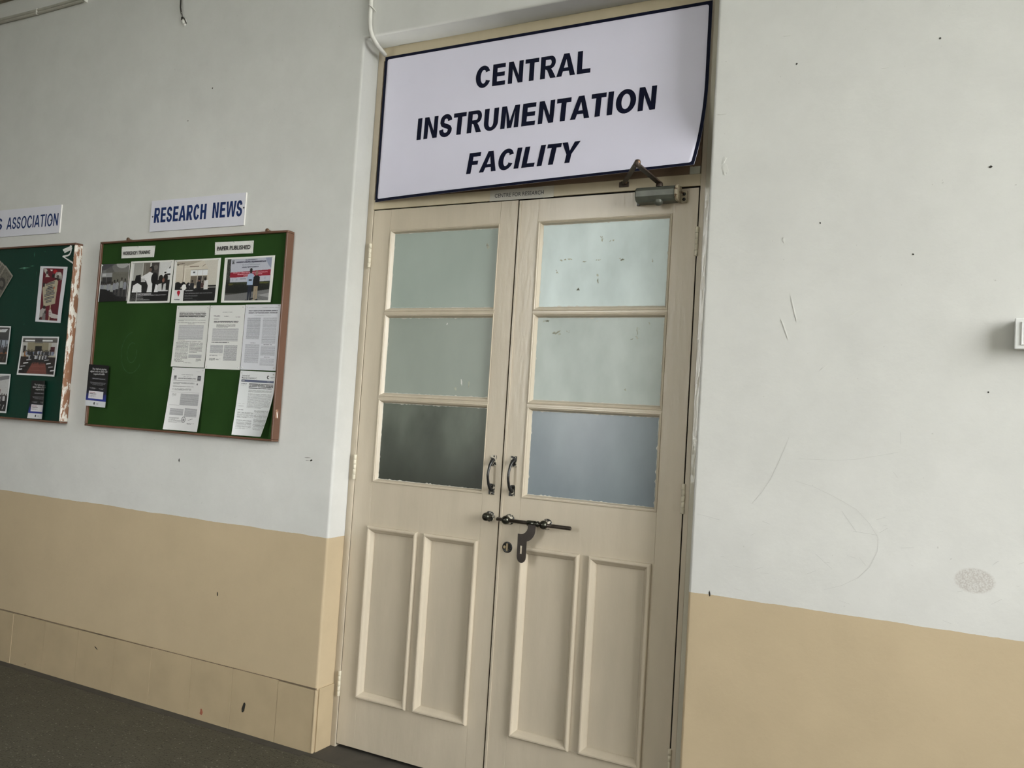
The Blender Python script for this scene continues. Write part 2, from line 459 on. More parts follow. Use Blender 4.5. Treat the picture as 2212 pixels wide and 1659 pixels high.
# ================================================================== the two door leaves
Z_M1, Z_M6 = 2.1605, 1.0950
G = [(1.8281, 2.1466), (1.4700, 1.7873), (1.1095, 1.4288)]
PT, PB = 0.9146, 0.2064
TH = 0.040
Mg = {
 'l0': glass_material('frosted_pane_pale', (0.27, 0.32, 0.28), (0.40, 0.46, 0.42), 0.34, 0.6),
 'l1': glass_material('frosted_pane_grey', (0.245, 0.28, 0.245), (0.36, 0.395, 0.35), 0.34, 0.6),
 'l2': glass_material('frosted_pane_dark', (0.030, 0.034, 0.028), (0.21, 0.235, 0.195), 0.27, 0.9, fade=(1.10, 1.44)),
 'r0': glass_material('frosted_pane_whitened', (0.40, 0.475, 0.465), (0.67, 0.765, 0.765), 0.40, 1.0, 7),
 'r1': glass_material('frosted_pane_smeared', (0.22, 0.26, 0.23), (0.56, 0.62, 0.59), 0.36, 0.85, 5),
 'r2': glass_material('frosted_pane_blue', (0.12, 0.15, 0.18), (0.23, 0.275, 0.30), 0.24, 0.7),
}
M_hinge = pm('painted_hinge', (0.62, 0.57, 0.45), 0.35, 0.5, 0.08, 40)
M_iron = pm('black_lacquered_iron', (0.012, 0.012, 0.012), 0.25, 0.5, 0.3, 60, 0.0003, 120)
M_ironchip = pm('black_iron_under_chipped_paint', (0.012, 0.012, 0.011), 0.35, 0.5, 0.3, 60, 0.0004, 150, dark=(0.58, 0.53, 0.43), dscale=75, dcut=0.52)
M_brass = pm('tarnished_brass_bronze', (0.060, 0.060, 0.047), 0.22, 0.5, 0.35, 50, metal=0.85, dark=(0.02, 0.018, 0.014), dscale=60, dcut=0.55)
M_steel = pm('worn_steel_rod', (0.075, 0.062, 0.052), 0.28, 0.5, 0.35, 40, metal=0.8)
M_rustdark = pm('brown_rusted_plate', (0.030, 0.022, 0.017), 0.38, 0.5, 0.3, 45, metal=0.2)
M_brassy = pm('worn_yellow_brass', (0.42, 0.34, 0.22), 0.35, 0.5, 0.2, 50, metal=0.9)

def leaf(name, label, x0, x1, mA, mB, gA, gB, panels, key, hinge_x, zt=2.2495):
    root = thing(name, label, 'door', ((x0 + x1) / 2, 0.0, 0.004), kind='structure')
    e = 0.0012; q = 0.0002
    for a, b in ((x0, mA), (mB, x1)):
        t = MB(); t.box(a, b, 0, TH, 0.003, zt, bev=e)
        if a == mB:
            t.box(panels[1][1] - 0.004, mB + 0.002, 0.0003, TH, PB, PT)
        elif panels[0][0] > mA:
            t.box(mA - 0.002, panels[0][0] + 0.004, 0.0003, TH, PB, PT)
        add('stile', t, M_cream, root)
    for nm, za, zb in (('top_rail', Z_M1, zt), ('lock_rail', PT - 0.004, Z_M6), ('bottom_rail', 0.003, PB + 0.004)):
        t = MB(); t.box(mA + q, mB - q, 0.0002, TH, za, zb, bev=e * 0.6); add(nm, t, M_cream, root)
    (p1, p2), (p3, p4) = panels
    t = MB(); t.box(p2 - 0.004, p3 + 0.004, 0.0002, TH, PB + 0.0042, PT - 0.0042, bev=0.0008); add('mullion', t, M_cream, root)
    # glazing: bead frames, bars and panes
    for k, (g0, g1) in enumerate(G):
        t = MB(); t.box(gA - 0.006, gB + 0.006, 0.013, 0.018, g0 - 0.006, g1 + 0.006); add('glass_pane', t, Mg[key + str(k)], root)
        za = Z_M6 if k == 2 else (g0 + G[k + 1][1]) / 2 + 0.0035
        zb = Z_M1 if k == 0 else (g1 + G[k - 1][0]) / 2 - 0.0035
        t = MB()
        oz0, oz1 = g0 - za, zb - g1
        ox0, ox1 = gA - mA, mB - gB
        vs = []
        for f, y in ((0.0, 0.0000), (0.10, -0.0030), (0.34, -0.0036), (0.50, -0.001), (0.62, -0.0005), (1.0, 0.0128)):
            xa, xb, zc, zd = mA + ox0 * f, mB - ox1 * f, za + oz0 * f, zb - oz1 * f
            vs += [(xa, y, zc), (xb, y, zc), (xb, y, zd), (xa, y, zd)]
        fs = [(i * 4 + j, i * 4 + (j + 1) % 4, (i + 1) * 4 + (j + 1) % 4, (i + 1) * 4 + j) for i in range(5) for j in range(4)]
        t.add(vs, fs); add('glazing_bead', t, M_cream, root)
    for k in (0, 1):
        zm = (G[k][0] + G[k + 1][1]) / 2
        t = MB(); t.box(mA + q, mB - q, -0.0012, TH, zm - 0.0045, zm + 0.0045, bev=0.0015); add('glazing_bar', t, M_cream, root)
    # sunk panels with bold raised mouldings
    for a, b in panels:
        t = MB(); t.box(a + 0.012, b - 0.012, 0.010, 0.024, PB + 0.012, PT - 0.012); add('panel', t, M_cream, root)
        t = MB()
        prof = [(0.0, 0.0012), (0.0006, -0.008), (0.0025, -0.0125), (0.006, -0.0150), (0.0105, -0.0150), (0.0145, -0.0118), (0.019, -0.0055), (0.0255, 0.0015), (0.0275, 0.0050), (0.0285, 0.0102)]
        t.frame(a, b, PB, PT, prof); add('panel_moulding', t, M_cream, root)
    # three knuckled hinges
    for zc in (2.0535, 1.1515, 0.249):
        t = MB()
        for i in range(5):
            z0 = zc - 0.052 + i * 0.0208
            r = 0.0068 if i in (0, 4) else 0.0062
            t.lathe((hinge_x, -0.0055, z0 + 0.0004), (0, 0, 1), [(r * 0.9, 0), (r, 0.0008), (r, 0.0192), (r * 0.9, 0.02)], 12)
        t.box(hinge_x - 0.004, hinge_x + 0.004, -0.002, 0.004, zc - 0.050, zc + 0.050)
        add('hinge', t, M_hinge, root)
    return root

def pull(root, xc, z0, z1):
    """bow handle on two square plates"""
    h = MB()
    h.tube([(xc + 0.001, -0.004, z1 + 0.004), (xc - 0.0005, -0.016, z1 - 0.004), (xc - 0.002, -0.027, z1 - 0.020), (xc - 0.003, -0.033, z1 - 0.042), (xc - 0.003, -0.035, (z0 + z1) / 2),
            (xc - 0.003, -0.033, z0 + 0.042), (xc - 0.002, -0.027, z0 + 0.020), (xc - 0.0005, -0.016, z0 + 0.004), (xc + 0.001, -0.004, z0 - 0.004)],
           [0.0080, 0.0070, 0.0052, 0.0049, 0.0052, 0.0049, 0.0052, 0.0070, 0.0080], 12)
    g = add('pull_handle', h, M_iron, root)
    for zc in (z1, z0):
        p = MB(); p.box(xc - 0.0125, xc + 0.0125, -0.0035, 0.0005, zc - 0.021, zc + 0.021, bev=0.001)
        add('plate', p, M_ironchip, g)
        for dz in (-0.016, 0.016):
            s_ = MB(); s_.lathe((xc + 0.003, -0.0032, zc + dz), (0, -1, 0), [(0.0034, 0), (0.0030, 0.0012), (0.0012, 0.0020)], 10)
            add('screw', s_, M_iron, g)
    return g

door_l = leaf('door_1', 'cream panelled door leaf with three frosted panes and a small round bolt keeper', 0.0, 0.6926, 0.0891, 0.6163, 0.1083, 0.6077, ((0.0853, 0.3325), (0.3637, 0.6114)), 'l', -0.003)
door_r = leaf('door_2', 'cream panelled door leaf carrying the long sliding bolt with hanging hasp', 0.6985, 1.4058, 0.7829, 1.3152, 0.8021, 1.3021, ((0.7946, 1.0368), (1.0728, 1.3079)), 'r', 1.4080, 2.2475)
t = MB(); t.box(0.6985, 0.7085, -0.0035, 0.0, 0.006, 2.2465, bev=0.0012); add('meeting_bead', t, M_cream, door_r)
pull(door_l, 0.6555, 1.1170, 1.2270)
pull(door_r, 0.7435, 1.1190, 1.2300)

# ragged putty and paint left along the edges of each pane
M_putty = pm('smeared_putty', (0.55, 0.54, 0.48), 0.6, 0.3, 0.15, 40)
rp_ = random.Random(4)
for root, xa, xb in ((door_l, 0.1083, 0.6077), (door_r, 0.8021, 1.3021)):
    for k, (g0, g1) in enumerate(G):
        outer, inner = [], []
        per = [(xa + (xb - xa) * i / 60, g0, 0, 1) for i in range(60)] + [(xb, g0 + (g1 - g0) * i / 38, -1, 0) for i in range(38)] + [(xb - (xb - xa) * i / 60, g1, 0, -1) for i in range(60)] + [(xa, g1 - (g1 - g0) * i / 38, 1, 0) for i in range(38)]
        n_p = len(per)
        for i, (x, z, nx_, nz_) in enumerate(per):
            w = 0.0006 + (0.0045 if rp_.random() < 0.16 else 0.0016) * rp_.random()
            outer.append((x, 0.0124, z)); inner.append((x + nx_ * w, 0.0127, z + nz_ * w))
        m = MB(); m.add(outer + inner, [(i, (i + 1) % n_p, n_p + (i + 1) % n_p, n_p + i) for i in range(n_p)])
        add('putty', m, M_putty, root)

# bolt keeper on the left leaf
t = MB(); t.lathe((0.6545, 0.0005, 1.012), (0, -1, 0), [(0.0205, 0), (0.0205, 0.0025), (0.0185, 0.0040), (0.012, 0.0048)], 24)
kp = add('bolt_keeper', t, M_ironchip, door_l)
t = MB(); t.lathe((0.6545, -0.003, 1.012), (0, -1, 0), [(0.012, 0), (0.0105, 0.010), (0.0150, 0.018), (0.0165, 0.026), (0.0150, 0.034), (0.0105, 0.0395), (0.0045, 0.0415)], 24)
add('keeper_knob', t, M_brass, kp)

# sliding bolt with ball guides and a swinging hasp
RY = -0.034
t = MB(); t.tube([(0.7025, RY, 1.0095), (0.704, RY, 1.0095), (1.0065, RY, 1.0065), (1.0085, RY, 1.0065)], [0.0055, 0.0072, 0.0072, 0.0058], 16)
bolt = add('sliding_bolt', t, M_steel, door_r)
for xc, zc in ((0.7410, 1.0092), (0.8985, 1.0078)):
    t = MB(); t.lathe((xc, 0.0005, zc), (0, -1, 0), [(0.0205, 0), (0.0205, 0.0025), (0.0180, 0.0040), (0.009, 0.0055), (0.0085, 0.016)], 24)
    add('guide_plate', t, M_ironchip, bolt)
    t = MB(); t.lathe((xc, RY + 0.0165, zc), (0, -1, 0), [(0.0165 * math.sin(PI * i / 14), 0.0165 * (1 - math.cos(PI * i / 14))) for i in range(15)], 24)
    add('ball_guide', t, M_brass, bolt)
t = MB(); t.lathe((0.8320, RY, 1.0083), (1, 0, -0.008), [(0.0088, 0), (0.0108, 0.0015), (0.0108, 0.034), (0.0100, 0.0355), (0.0100, 0.0385), (0.0112, 0.040), (0.0112, 0.046), (0.009, 0.0475)], 20)
add('collar', t, M_brass, bolt)
out = [(0.8405, 1.004), (0.8405, 0.990), (0.8375, 0.981), (0.8310, 0.973), (0.8230, 0.9675), (0.8135, 0.9655), (0.8010, 0.9660), (0.8015, 0.9400), (0.8020, 0.8830), (0.8035, 0.8740), (0.8080, 0.8660), (0.8145, 0.8610), (0.8210, 0.8595), (0.8275, 0.8610), (0.8340, 0.8660), (0.8380, 0.8740), (0.8390, 0.8830), (0.8388, 0.9405), (0.8470, 0.9440), (0.8560, 0.9500), (0.8635, 0.9590), (0.8685, 0.9690), (0.8712, 0.9800), (0.8720, 1.004)]
slot = [(0.8130, 0.8930), (0.8130, 0.9230), (0.8215, 0.9230), (0.8215, 0.8930)]
t = MB(); t.poly(out, [slot], RY - 0.0115, RY - 0.0085); add('hasp', t, M_rustdark, bolt)

# lock cylinder
t = MB(); t.lathe((0.7385, 0.0005, 0.903), (0, -1, 0), [(0.0210, 0), (0.0210, 0.0030), (0.0195, 0.0045), (0.0175, 0.0042), (0.001, 0.0040)], 28)
lk = add('lock_cylinder', t, M_iron, door_r)
t = MB(); t.box(0.7358, 0.7432, -0.0075, -0.003, 0.8885, 0.9185, bev=0.001); add('key_plug', t, M_brassy, lk)
t = MB(); t.lathe((0.7280, -0.0035, 0.9030), (0, -1, 0), [(0.0060, 0), (0.0060, 0.0022), (0.0040, 0.0030)], 14); add('latch_turn', t, M_brassy, lk)
t = MB(); t.lathe((0.7520, -0.0035, 0.9000), (0, -1, 0), [(0.0040, 0), (0.0036, 0.0018), (0.0015, 0.0024)], 12); add('screw', t, M_iron, lk)
# ================================================================== lettering: heavy grotesque capitals drawn as outlines (cap height 1)
def arc(cx, cz, rx, rz, a0, a1, n=14):
    return [(cx + rx * math.cos(math.radians(a0 + (a1 - a0) * i / n)), cz + rz * math.sin(math.radians(a0 + (a1 - a0) * i / n))) for i in range(n + 1)]

def stroke(path, t, tz=None):
    L, R = [], []
    tz = tz or t
    for i, p in enumerate(path):
        q, r = path[max(i - 1, 0)], path[min(i + 1, len(path) - 1)]
        dx, dz = r[0] - q[0], r[1] - q[1]
        d = math.hypot(dx, dz) or 1
        L.append((p[0] - dz / d * t / 2, p[1] + dx / d * tz / 2)); R.append((p[0] + dz / d * t / 2, p[1] - dx / d * tz / 2))
    return L + R[::-1]

def glyph(c, s=0.205, b=0.17):
    """(advance, [(outline, holes), ...])"""
    e = max(0.0, s - 0.205) * 0.75            # heavier stems get a little more room
    if c == ' ':
        return 0.36, []
    if c == 'I':
        return s + 0.17, [([(0.085, 0), (0.085 + s, 0), (0.085 + s, 1), (0.085, 1)], [])]
    if c in 'EFL':
        w = {'E': 0.74, 'F': 0.68, 'L': 0.70}[c] + e * 0.8
        if c == 'E':
            o = [(0, 0), (w, 0), (w, b), (s, b), (s, 0.42), (w - 0.05, 0.42), (w - 0.05, 0.42 + b), (s, 0.42 + b), (s, 1 - b), (w - 0.02, 1 - b), (w - 0.02, 1), (0, 1)]
        elif c == 'F':
            o = [(0, 0), (s, 0), (s, 0.41), (w - 0.10, 0.41), (w - 0.10, 0.41 + b), (s, 0.41 + b), (s, 1 - b), (w, 1 - b), (w, 1), (0, 1)]
        else:
            o = [(0, 0), (w, 0), (w, b), (s, b), (s, 1), (0, 1)]
        return w + 0.17, [([(x + 0.09, z) for x, z in o], [])]
    if c == 'T':
        w = 0.80
        return w + 0.04, [([(0.02 + (w - s) / 2, 0), (0.02 + (w + s) / 2, 0), (0.02 + (w + s) / 2, 1 - b), (0.02 + w, 1 - b), (0.02 + w, 1), (0.02, 1), (0.02, 1 - b), (0.02 + (w - s) / 2, 1 - b)], [])]
    if c == 'H':
        w = 0.80 + e
        return w + 0.18, [([(0.09 + x, z) for x, z in [(0, 0), (s, 0), (s, 0.42), (w - s, 0.42), (w - s, 0), (w, 0), (w, 1), (w - s, 1), (w - s, 0.42 + b), (s, 0.42 + b), (s, 1), (0, 1)]], [])]
    if c == 'N':
        w = 0.82 + e; k = s * 0.98
        return w + 0.18, [([(0.09 + x, z) for x, z in [(0, 0), (k * 0.92, 0), (k * 0.92, 0.655), (w - k, 0), (w, 0), (w, 1), (w - k * 0.92, 1), (w - k * 0.92, 0.355), (k, 1), (0, 1)]], [])]
    if c == 'M':
        w = 0.98 + e * 1.4; k = s * 0.92
        return w + 0.18, [([(0.09 + x, z) for x, z in [(0, 0), (k, 0), (k, 0.74), (w / 2 - k * 0.48, 0), (w / 2 + k * 0.48, 0), (w - k, 0.74), (w - k, 0), (w, 0), (w, 1), (w - 0.29, 1), (w / 2, 0.33), (0.29, 1), (0, 1)]], [])]
    if c == 'A':
        w = 1.0 + e; k = s * 1.04; za = 0.775 + (0.2 - s) * 0.35
        q = lambda z: k + (w / 2 - k) * z / za
        o = [(0, 0), (k, 0), (q(0.215), 0.215), (w - q(0.215), 0.215), (w - k, 0), (w, 0), (w / 2 + k * 0.52, 1), (w / 2 - k * 0.52, 1)]
        h = [(q(0.375), 0.375), (w / 2, za), (w - q(0.375), 0.375)]
        return w + 0.0, [([(x, z) for x, z in o], [h])]
    if c == 'Y':
        w = 0.96 + e; k = s * 1.12
        return w, [([(w / 2 - s / 2, 0), (w / 2 + s / 2, 0), (w / 2 + s / 2, 0.42), (w, 1), (w - k, 1), (w / 2, 0.585), (k, 1), (0, 1), (w / 2 - s / 2, 0.42)], [])]
    if c == 'W':
        w = 1.34 + e * 1.6; k = s * 0.94
        o = [(0, 1), (0.21 + 0.03, 0), (0.24 + k, 0), (w / 2, 0.71), (w - 0.24 - k, 0), (w - 0.24, 0), (w, 1), (w - k, 1), (w - 0.24 - k * 0.52, 0.31), (w / 2 + k * 0.58, 1), (w / 2 - k * 0.58, 1), (0.24 + k * 0.52, 0.31), (k, 1)]
        return w, [(o, [])]
    if c == 'U':
        w = 0.80 + e; r = w / 2
        o = [(0, 1)] + arc(r, 0.36, r, 0.376, 180, 360) + [(w, 1), (w - s, 1)] + arc(r, 0.37, r - s, 0.215, 360, 180) + [(s, 1)]
        return w + 0.18, [([(0.09 + x, z) for x, z in o], [])]
    if c == 'O':
        w = 0.99 + e; r = w / 2
        return w + 0.10, [([(0.05 + x, z) for x, z in arc(r, 0.5, r, 0.517, 0, 345, 27)], [[(0.05 + x, z) for x, z in arc(r, 0.5, r - s * 1.04, 0.517 - b, 0, 345, 27)]])]
    if c == 'C':
        r = 0.47
        o = arc(r, 0.5, r, 0.517, 42, 331, 26) + arc(r + 0.02, 0.5, r - s, 0.517 - b * 1.03, 331, 40, 26)
        o[0] = (r + 0.40, 0.70 + 0.045); o[26] = (r + 0.43, 0.285)
        o[27] = (r + 0.43 - s * 1.02, 0.345); o[-1] = (r + 0.40 - s * 1.0, 0.69)
        return 1.0, [([(0.05 + x, z) for x, z in o], [])]
    if c == 'R':
        def P(x):
            return [(0.09 + a, z) for a, z in x]
        o = [(0, 0), (s, 0), (s, 0.415), (0.29, 0.415), (0.385, 0.375), (0.60 - e * 0.3, 0), (0.87 + e * 0.6, 0), (0.68 + e * 0.5, 0.31), (0.585 + e * 0.5, 0.425)] + arc(0.55 + e * 0.6, 0.715, 0.275, 0.285, -75, 90, 14) + [(0, 1)]
        h = [(s, 0.575)] + arc(0.51 + e * 0.2, 0.705, 0.095, 0.13, -90, 90, 10) + [(s, 0.835)]
        return 0.98 + e * 0.7, [(P(o), [P(h)])]
    if c == 'S':
        p = [(0.105, 0.285)] + arc(0.375, 0.285, 0.27, 0.215, 195, 355, 14) + [(0.648, 0.315), (0.60, 0.395), (0.47, 0.455), (0.30, 0.505), (0.165, 0.565), (0.128, 0.655), (0.135, 0.735)] + arc(0.375, 0.73, 0.238, 0.192, 168, 12, 14) + [(0.618, 0.715)]
        p[0] = (0.094, 0.33)
        return 0.83 + e, [([(0.04 + x + e * 0.4, z) for x, z in stroke(p, s * 0.94, b * 1.04)], [])]
    raise KeyError(c)

def word(text, x0, x1, z0, h, y, s=0.205, b=0.17, track=0.0, warp=None, slope=0.0):
    """one flat printed word scaled to fill x0..x1"""
    pen, parts = 0.0, []
    for c in text:
        adv, g = glyph(c, s, b)
        for o, hs in g:
            parts.append(([(pen + x, z) for x, z in o], [[(pen + x, z) for x, z in q] for q in hs]))
        pen += adv + track
    lo = min(x for o, _ in parts for x, _ in o); hi = max(x for o, _ in parts for x, _ in o)
    k = (x1 - x0) / (hi - lo)
    m = MB()
    f = lambda l: [(x0 + (x - lo) * k, z0 + z * h + slope * (x - lo) * k) for x, z in l]
    for o, hs in parts:
        m.poly(f(o), [f(q) for q in hs], y, y)
    if warp:
        m.v = [(x, yy + warp(x, z), z) for x, yy, z in m.v]
    return m

def font_text(s, x0, x1, z0, h, y, off=0.0, shear=0.0, warp=None):
    """small printed line in the built-in type face, as flat mesh"""
    c = bpy.data.curves.new('line', 'FONT'); c.body = s; c.offset = off; c.shear = shear; c.resolution_u = 3
    o = bpy.data.objects.new('line', c); COL.objects.link(o)
    bpy.context.view_layer.update()
    me = bpy.data.meshes.new_from_object(o.evaluated_get(bpy.context.evaluated_depsgraph_get()))
    vs = np.array([v.co[:] for v in me.vertices]); fs = [tuple(p.vertices) for p in me.polygons]
    bpy.data.objects.remove(o); bpy.data.curves.remove(c); bpy.data.meshes.remove(me)
    lo, hi = vs[:, 0].min(), vs[:, 0].max()
    kx, kz = (x1 - x0) / (hi - lo), h / 0.70
    m = MB()
    out = [(x0 + (v[0] - lo) * kx, y, z0 + v[1] * kz) for v in vs]
    if warp:
        out = [(a, b + warp(a, c_), c_) for a, b, c_ in out]
    m.add(out, fs)
    return m

M_navy = pm('navy_vinyl', (0.004, 0.0055, 0.019), 0.6, 0.12, 0.1, 20)
M_blue = pm('blue_vinyl', (0.009, 0.026, 0.115), 0.55, 0.2, 0.1, 20)
M_flex = pm('lavender_white_flex_sheet', (0.69, 0.675, 0.80), 0.42, 0.5, 0.02, 5, 0.0005, 14)
M_plate = pm('lavender_white_plate', (0.66, 0.66, 0.73), 0.45, 0.5, 0.02, 8)
M_plate_edge = pm('white_plate_edge', (0.70, 0.69, 0.66), 0.45, 0.5, 0.05, 40)
M_screw = pm('dark_screw', (0.02, 0.02, 0.025), 0.4, 0.5, 0.1, 60)

# big sign, its lower edge curling away from the board
SX0, SX1, SZ0, SZ1 = 0.010, 1.4225, 2.282, 2.9175
def curl(x, z):
    s_ = max(0.0, min(1.0, (2.64 - z) / (2.64 - SZ0)))
    return -0.135 * max(0.0, (x - SX0) / (SX1 - SX0)) ** 0.8 * s_ ** 1.9
def warped_grid(x0, x1, z0, z1, nx, nz, y, m=None):
    m = m or MB()
    vs = []
    for j in range(nz + 1):
        for i in range(nx + 1):
            x, z = x0 + (x1 - x0) * i / nx, z0 + (z1 - z0) * j / nz
            vs.append((x, y + curl(x, z), z))
    m.add(vs, [(j * (nx + 1) + i, j * (nx + 1) + i + 1, (j + 1) * (nx + 1) + i + 1, (j + 1) * (nx + 1) + i) for j in range(nz) for i in range(nx)], 0, True)
    return m
sg = thing('facility_sign', 'large white sign board with navy border naming the facility above the doors', 'sign', (0.716, -0.012, SZ0))
m = warped_grid(SX0, SX1, SZ0, SZ1, 56, 28, -0.012)
back = warped_grid(SX0, SX1, SZ0, SZ1, 56, 28, -0.0105)
n0 = len(m.v); m.v += back.v; m.f += [tuple(i + n0 for i in f)[::-1] for f in back.f]; m.m += back.m; m.sm += back.sm
per = [i for i in range(57)] + [57 * j + 56 for j in range(1, 29)] + [57 * 28 + i for i in range(55, -1, -1)] + [57 * j for j in range(27, 0, -1)]
for a, b in zip(per, per[1:] + per[:1]):
    m.f.append((b, a, a + n0, b + n0)); m.m.append(0); m.sm.append(False)
add('sign_sheet', m, M_flex, sg)
bw = 0.0125
m = MB()
for x0, x1, z0, z1, nx, nz in ((SX0, SX1, SZ0, SZ0 + bw, 60, 2), (SX0, SX1, SZ1 - bw, SZ1, 60, 2), (SX0, SX0 + bw, SZ0 + bw, SZ1 - bw, 2, 40), (SX1 - bw, SX1, SZ0 + bw, SZ1 - bw, 2, 40)):
    warped_grid(x0, x1, z0, z1, nx, nz, -0.0123, m)
for cx, cz, dx, dz in ((SX0 + bw, SZ0 + bw, 1, 1), (SX1 - bw, SZ0 + bw, -1, 1), (SX0 + bw, SZ1 - bw, 1, -1), (SX1 - bw, SZ1 - bw, -1, -1)):
    q = [(cx, cz), (cx + dx * 0.007, cz), (cx + dx * 0.0025, cz + dz * 0.0025), (cx, cz + dz * 0.007)]
    if dx * dz < 0:
        q = q[::-1]
    m.add([(x, -0.0123 + curl(x, z), z) for x, z in q], [(0, 1, 2, 3)])
add('border', m, M_navy, sg)
for text, x0, x1, z0, h, sl in (('CENTRAL', 0.4690, 0.9690, 2.7195, 0.0890, -0.004), ('INSTRUMENTATION', 0.2020, 1.2350, 2.5325, 0.0930, 0.008), ('FACILITY', 0.4740, 0.9600, 2.3560, 0.0910, -0.004)):
    add('lettering', word(text, x0, x1, z0, h, -0.0124, 0.285, 0.195, warp=curl, slope=sl), M_navy, sg)

# narrow strip label on the transom bar
st = thing('paper_label', 'white paper strip taped to the transom bar reading centre for research', 'label', (0.70, -0.004, 2.252))
m = MB(); m.box(0.565, 0.841, -0.0046, -0.0036, 2.2515, 2.2950)
add('strip', m, pm('label_paper', (0.47, 0.45, 0.40), 0.5, 0.4, 0.04, 30), st)
m = MB(); m.box(0.800, 0.8440, -0.0051, -0.0046, 2.2505, 2.2955)
add('tape', m, pm('clear_tape', (0.52, 0.49, 0.41), 0.15, 0.6, 0.05, 30), st)
add('lettering', font_text('CENTRE FOR RESEARCH', 0.5880, 0.8020, 2.2645, 0.0155, -0.0053, 0.006), M_screw, st)

# plates over the notice boards
def plate(x0, x1, z0, z1, name, label, words, screws, s, b, mat):
    t = thing(name, label, 'sign', ((x0 + x1) / 2, WY, z0))
    m = MB(); m.box(x0, x1, WY - 0.006, WY + 0.001, z0, z1, 0, 0.0006); add('plate', m, M_plate, t)
    m = MB(); m.box(x1 - 0.0012, x1 + 0.0006, WY - 0.0064, WY, z0, z1); add('edge_trim', m, M_plate_edge, t)
    for text, a, c_, zz, h in words:
        add('lettering', word(text, a, c_, zz, h, WY - 0.0063, s, b, 0.02), mat, t)
    for x, z in screws:
        m = MB(); m.lathe((x, WY - 0.0055, z), (0, -1, 0), [(0.0042, 0), (0.0042, 0.0016), (0.002, 0.0026)], 10); add('screw', m, M_screw, t)
plate(-1.2455, -0.6320, 2.1915, 2.3420, 'name_plate', 'white plate with bold blue research news lettering above the green board', [('RESEARCH', -1.2200, -0.8730, 2.2335, 0.0725), ('NEWS', -0.8330, -0.6490, 2.2345, 0.0725)], [(-1.2300, 2.2640), (-0.6400, 2.2720)], 0.32, 0.18, M_blue)
plate(-2.6200, -1.9260, 2.2200, 2.3690, 'name_plate', 'white plate with thin blue association lettering above the dark board', [('S', -2.4730, -2.4190, 2.2590, 0.0660), ('ASSOCIATION', -2.3780, -1.9430, 2.2590, 0.0660)], [(-2.0010, 2.2900)], 0.20, 0.14, M_blue)
# ================================================================== notice boards
M_green = pm('green_felt', (0.018, 0.050, 0.0105), 0.8, 0.12, 0.18, 3.0, 0.0002, 300)
M_dkgreen = pm('dark_green_board', (0.004, 0.032, 0.021), 0.45, 0.2, 0.12, 4, 0.0005, 18, dark=(0.03, 0.11, 0.075), dscale=13, dcut=0.74)
M_frame = pm('brown_varnished_frame', (0.125, 0.060, 0.035), 0.42, 0.5, 0.15, 8, 0.0003, 60, stretch=(1, 1, 0.3))
M_framewhite = pm('brown_frame_smeared_with_paint', (0.27, 0.13, 0.07), 0.45, 0.5, 0.2, 12, 0.0010, 45, stretch=(2, 2, 0.55), dark=(0.72, 0.69, 0.63), dscale=24, dcut=0.50)
M_hook = pm('dull_brass_hook', (0.13, 0.075, 0.045), 0.4, 0.5, 0.2, 60, metal=0.5)
BF, BP = -0.152, -0.1400

def board(name, label, x0, x1, z0, z1, felt, right, hooks):
    t = thing(name, label, 'notice board', ((x0 + x1) / 2, WY, z0))
    w = 0.0095
    m = MB(); m.box(x0 + w * 0.6, x1 - w * 0.6, BP, WY - 0.001, z0 + w * 0.6, z1 - w * 0.6); add('board_panel', m, felt, t)
    for nm, a, b, c_, d, mt in (('top_rail', x0, x1, z1 - w, z1, M_frame), ('bottom_rail', x0, x1, z0, z0 + w, M_frame), ('left_rail', x0, x0 + w, z0 + w, z1 - w, M_frame), ('right_rail', x1 - w, x1, z0 + w, z1 - w, right)):
        e = 0.0003
        m = MB(); m.box(a, b, BF, WY, c_ + (e if 'rail' in nm and nm[0] in 'lr' else 0), d - (e if nm[0] in 'lr' else 0), 0, 0.0022)
        add(nm, m, mt, t)
    for x in hooks:
        m = MB(); m.lathe((x, WY - 0.016, z1 + 0.009), (0, -1, 0), [(0.004, -0.016), (0.0045, 0), (0.0095, 0.003), (0.0100, 0.008), (0.006, 0.011)], 14)
        m.box(x - 0.004, x + 0.004, WY - 0.018, WY - 0.002, z1 - 0.002, z1 + 0.010)
        add('hanging_hook', m, M_hook, t)
    return t
board1 = board('notice_board', 'dark green notice board whose brown frame is smeared with white paint', -3.05, -1.7330, 1.2345, 2.1520, M_dkgreen, M_framewhite, ())
board2 = board('notice_board', 'bright green notice board under the research news plate', -1.5470, -0.3360, 1.2345, 2.1470, M_green, M_frame, (-1.371, -0.474))
m = MB(); m.box(-0.3385, -0.3345, -0.142, -0.128, 1.335, 1.372, 0, 0.001); add('paint_splash', m, M_framewhite, board2)

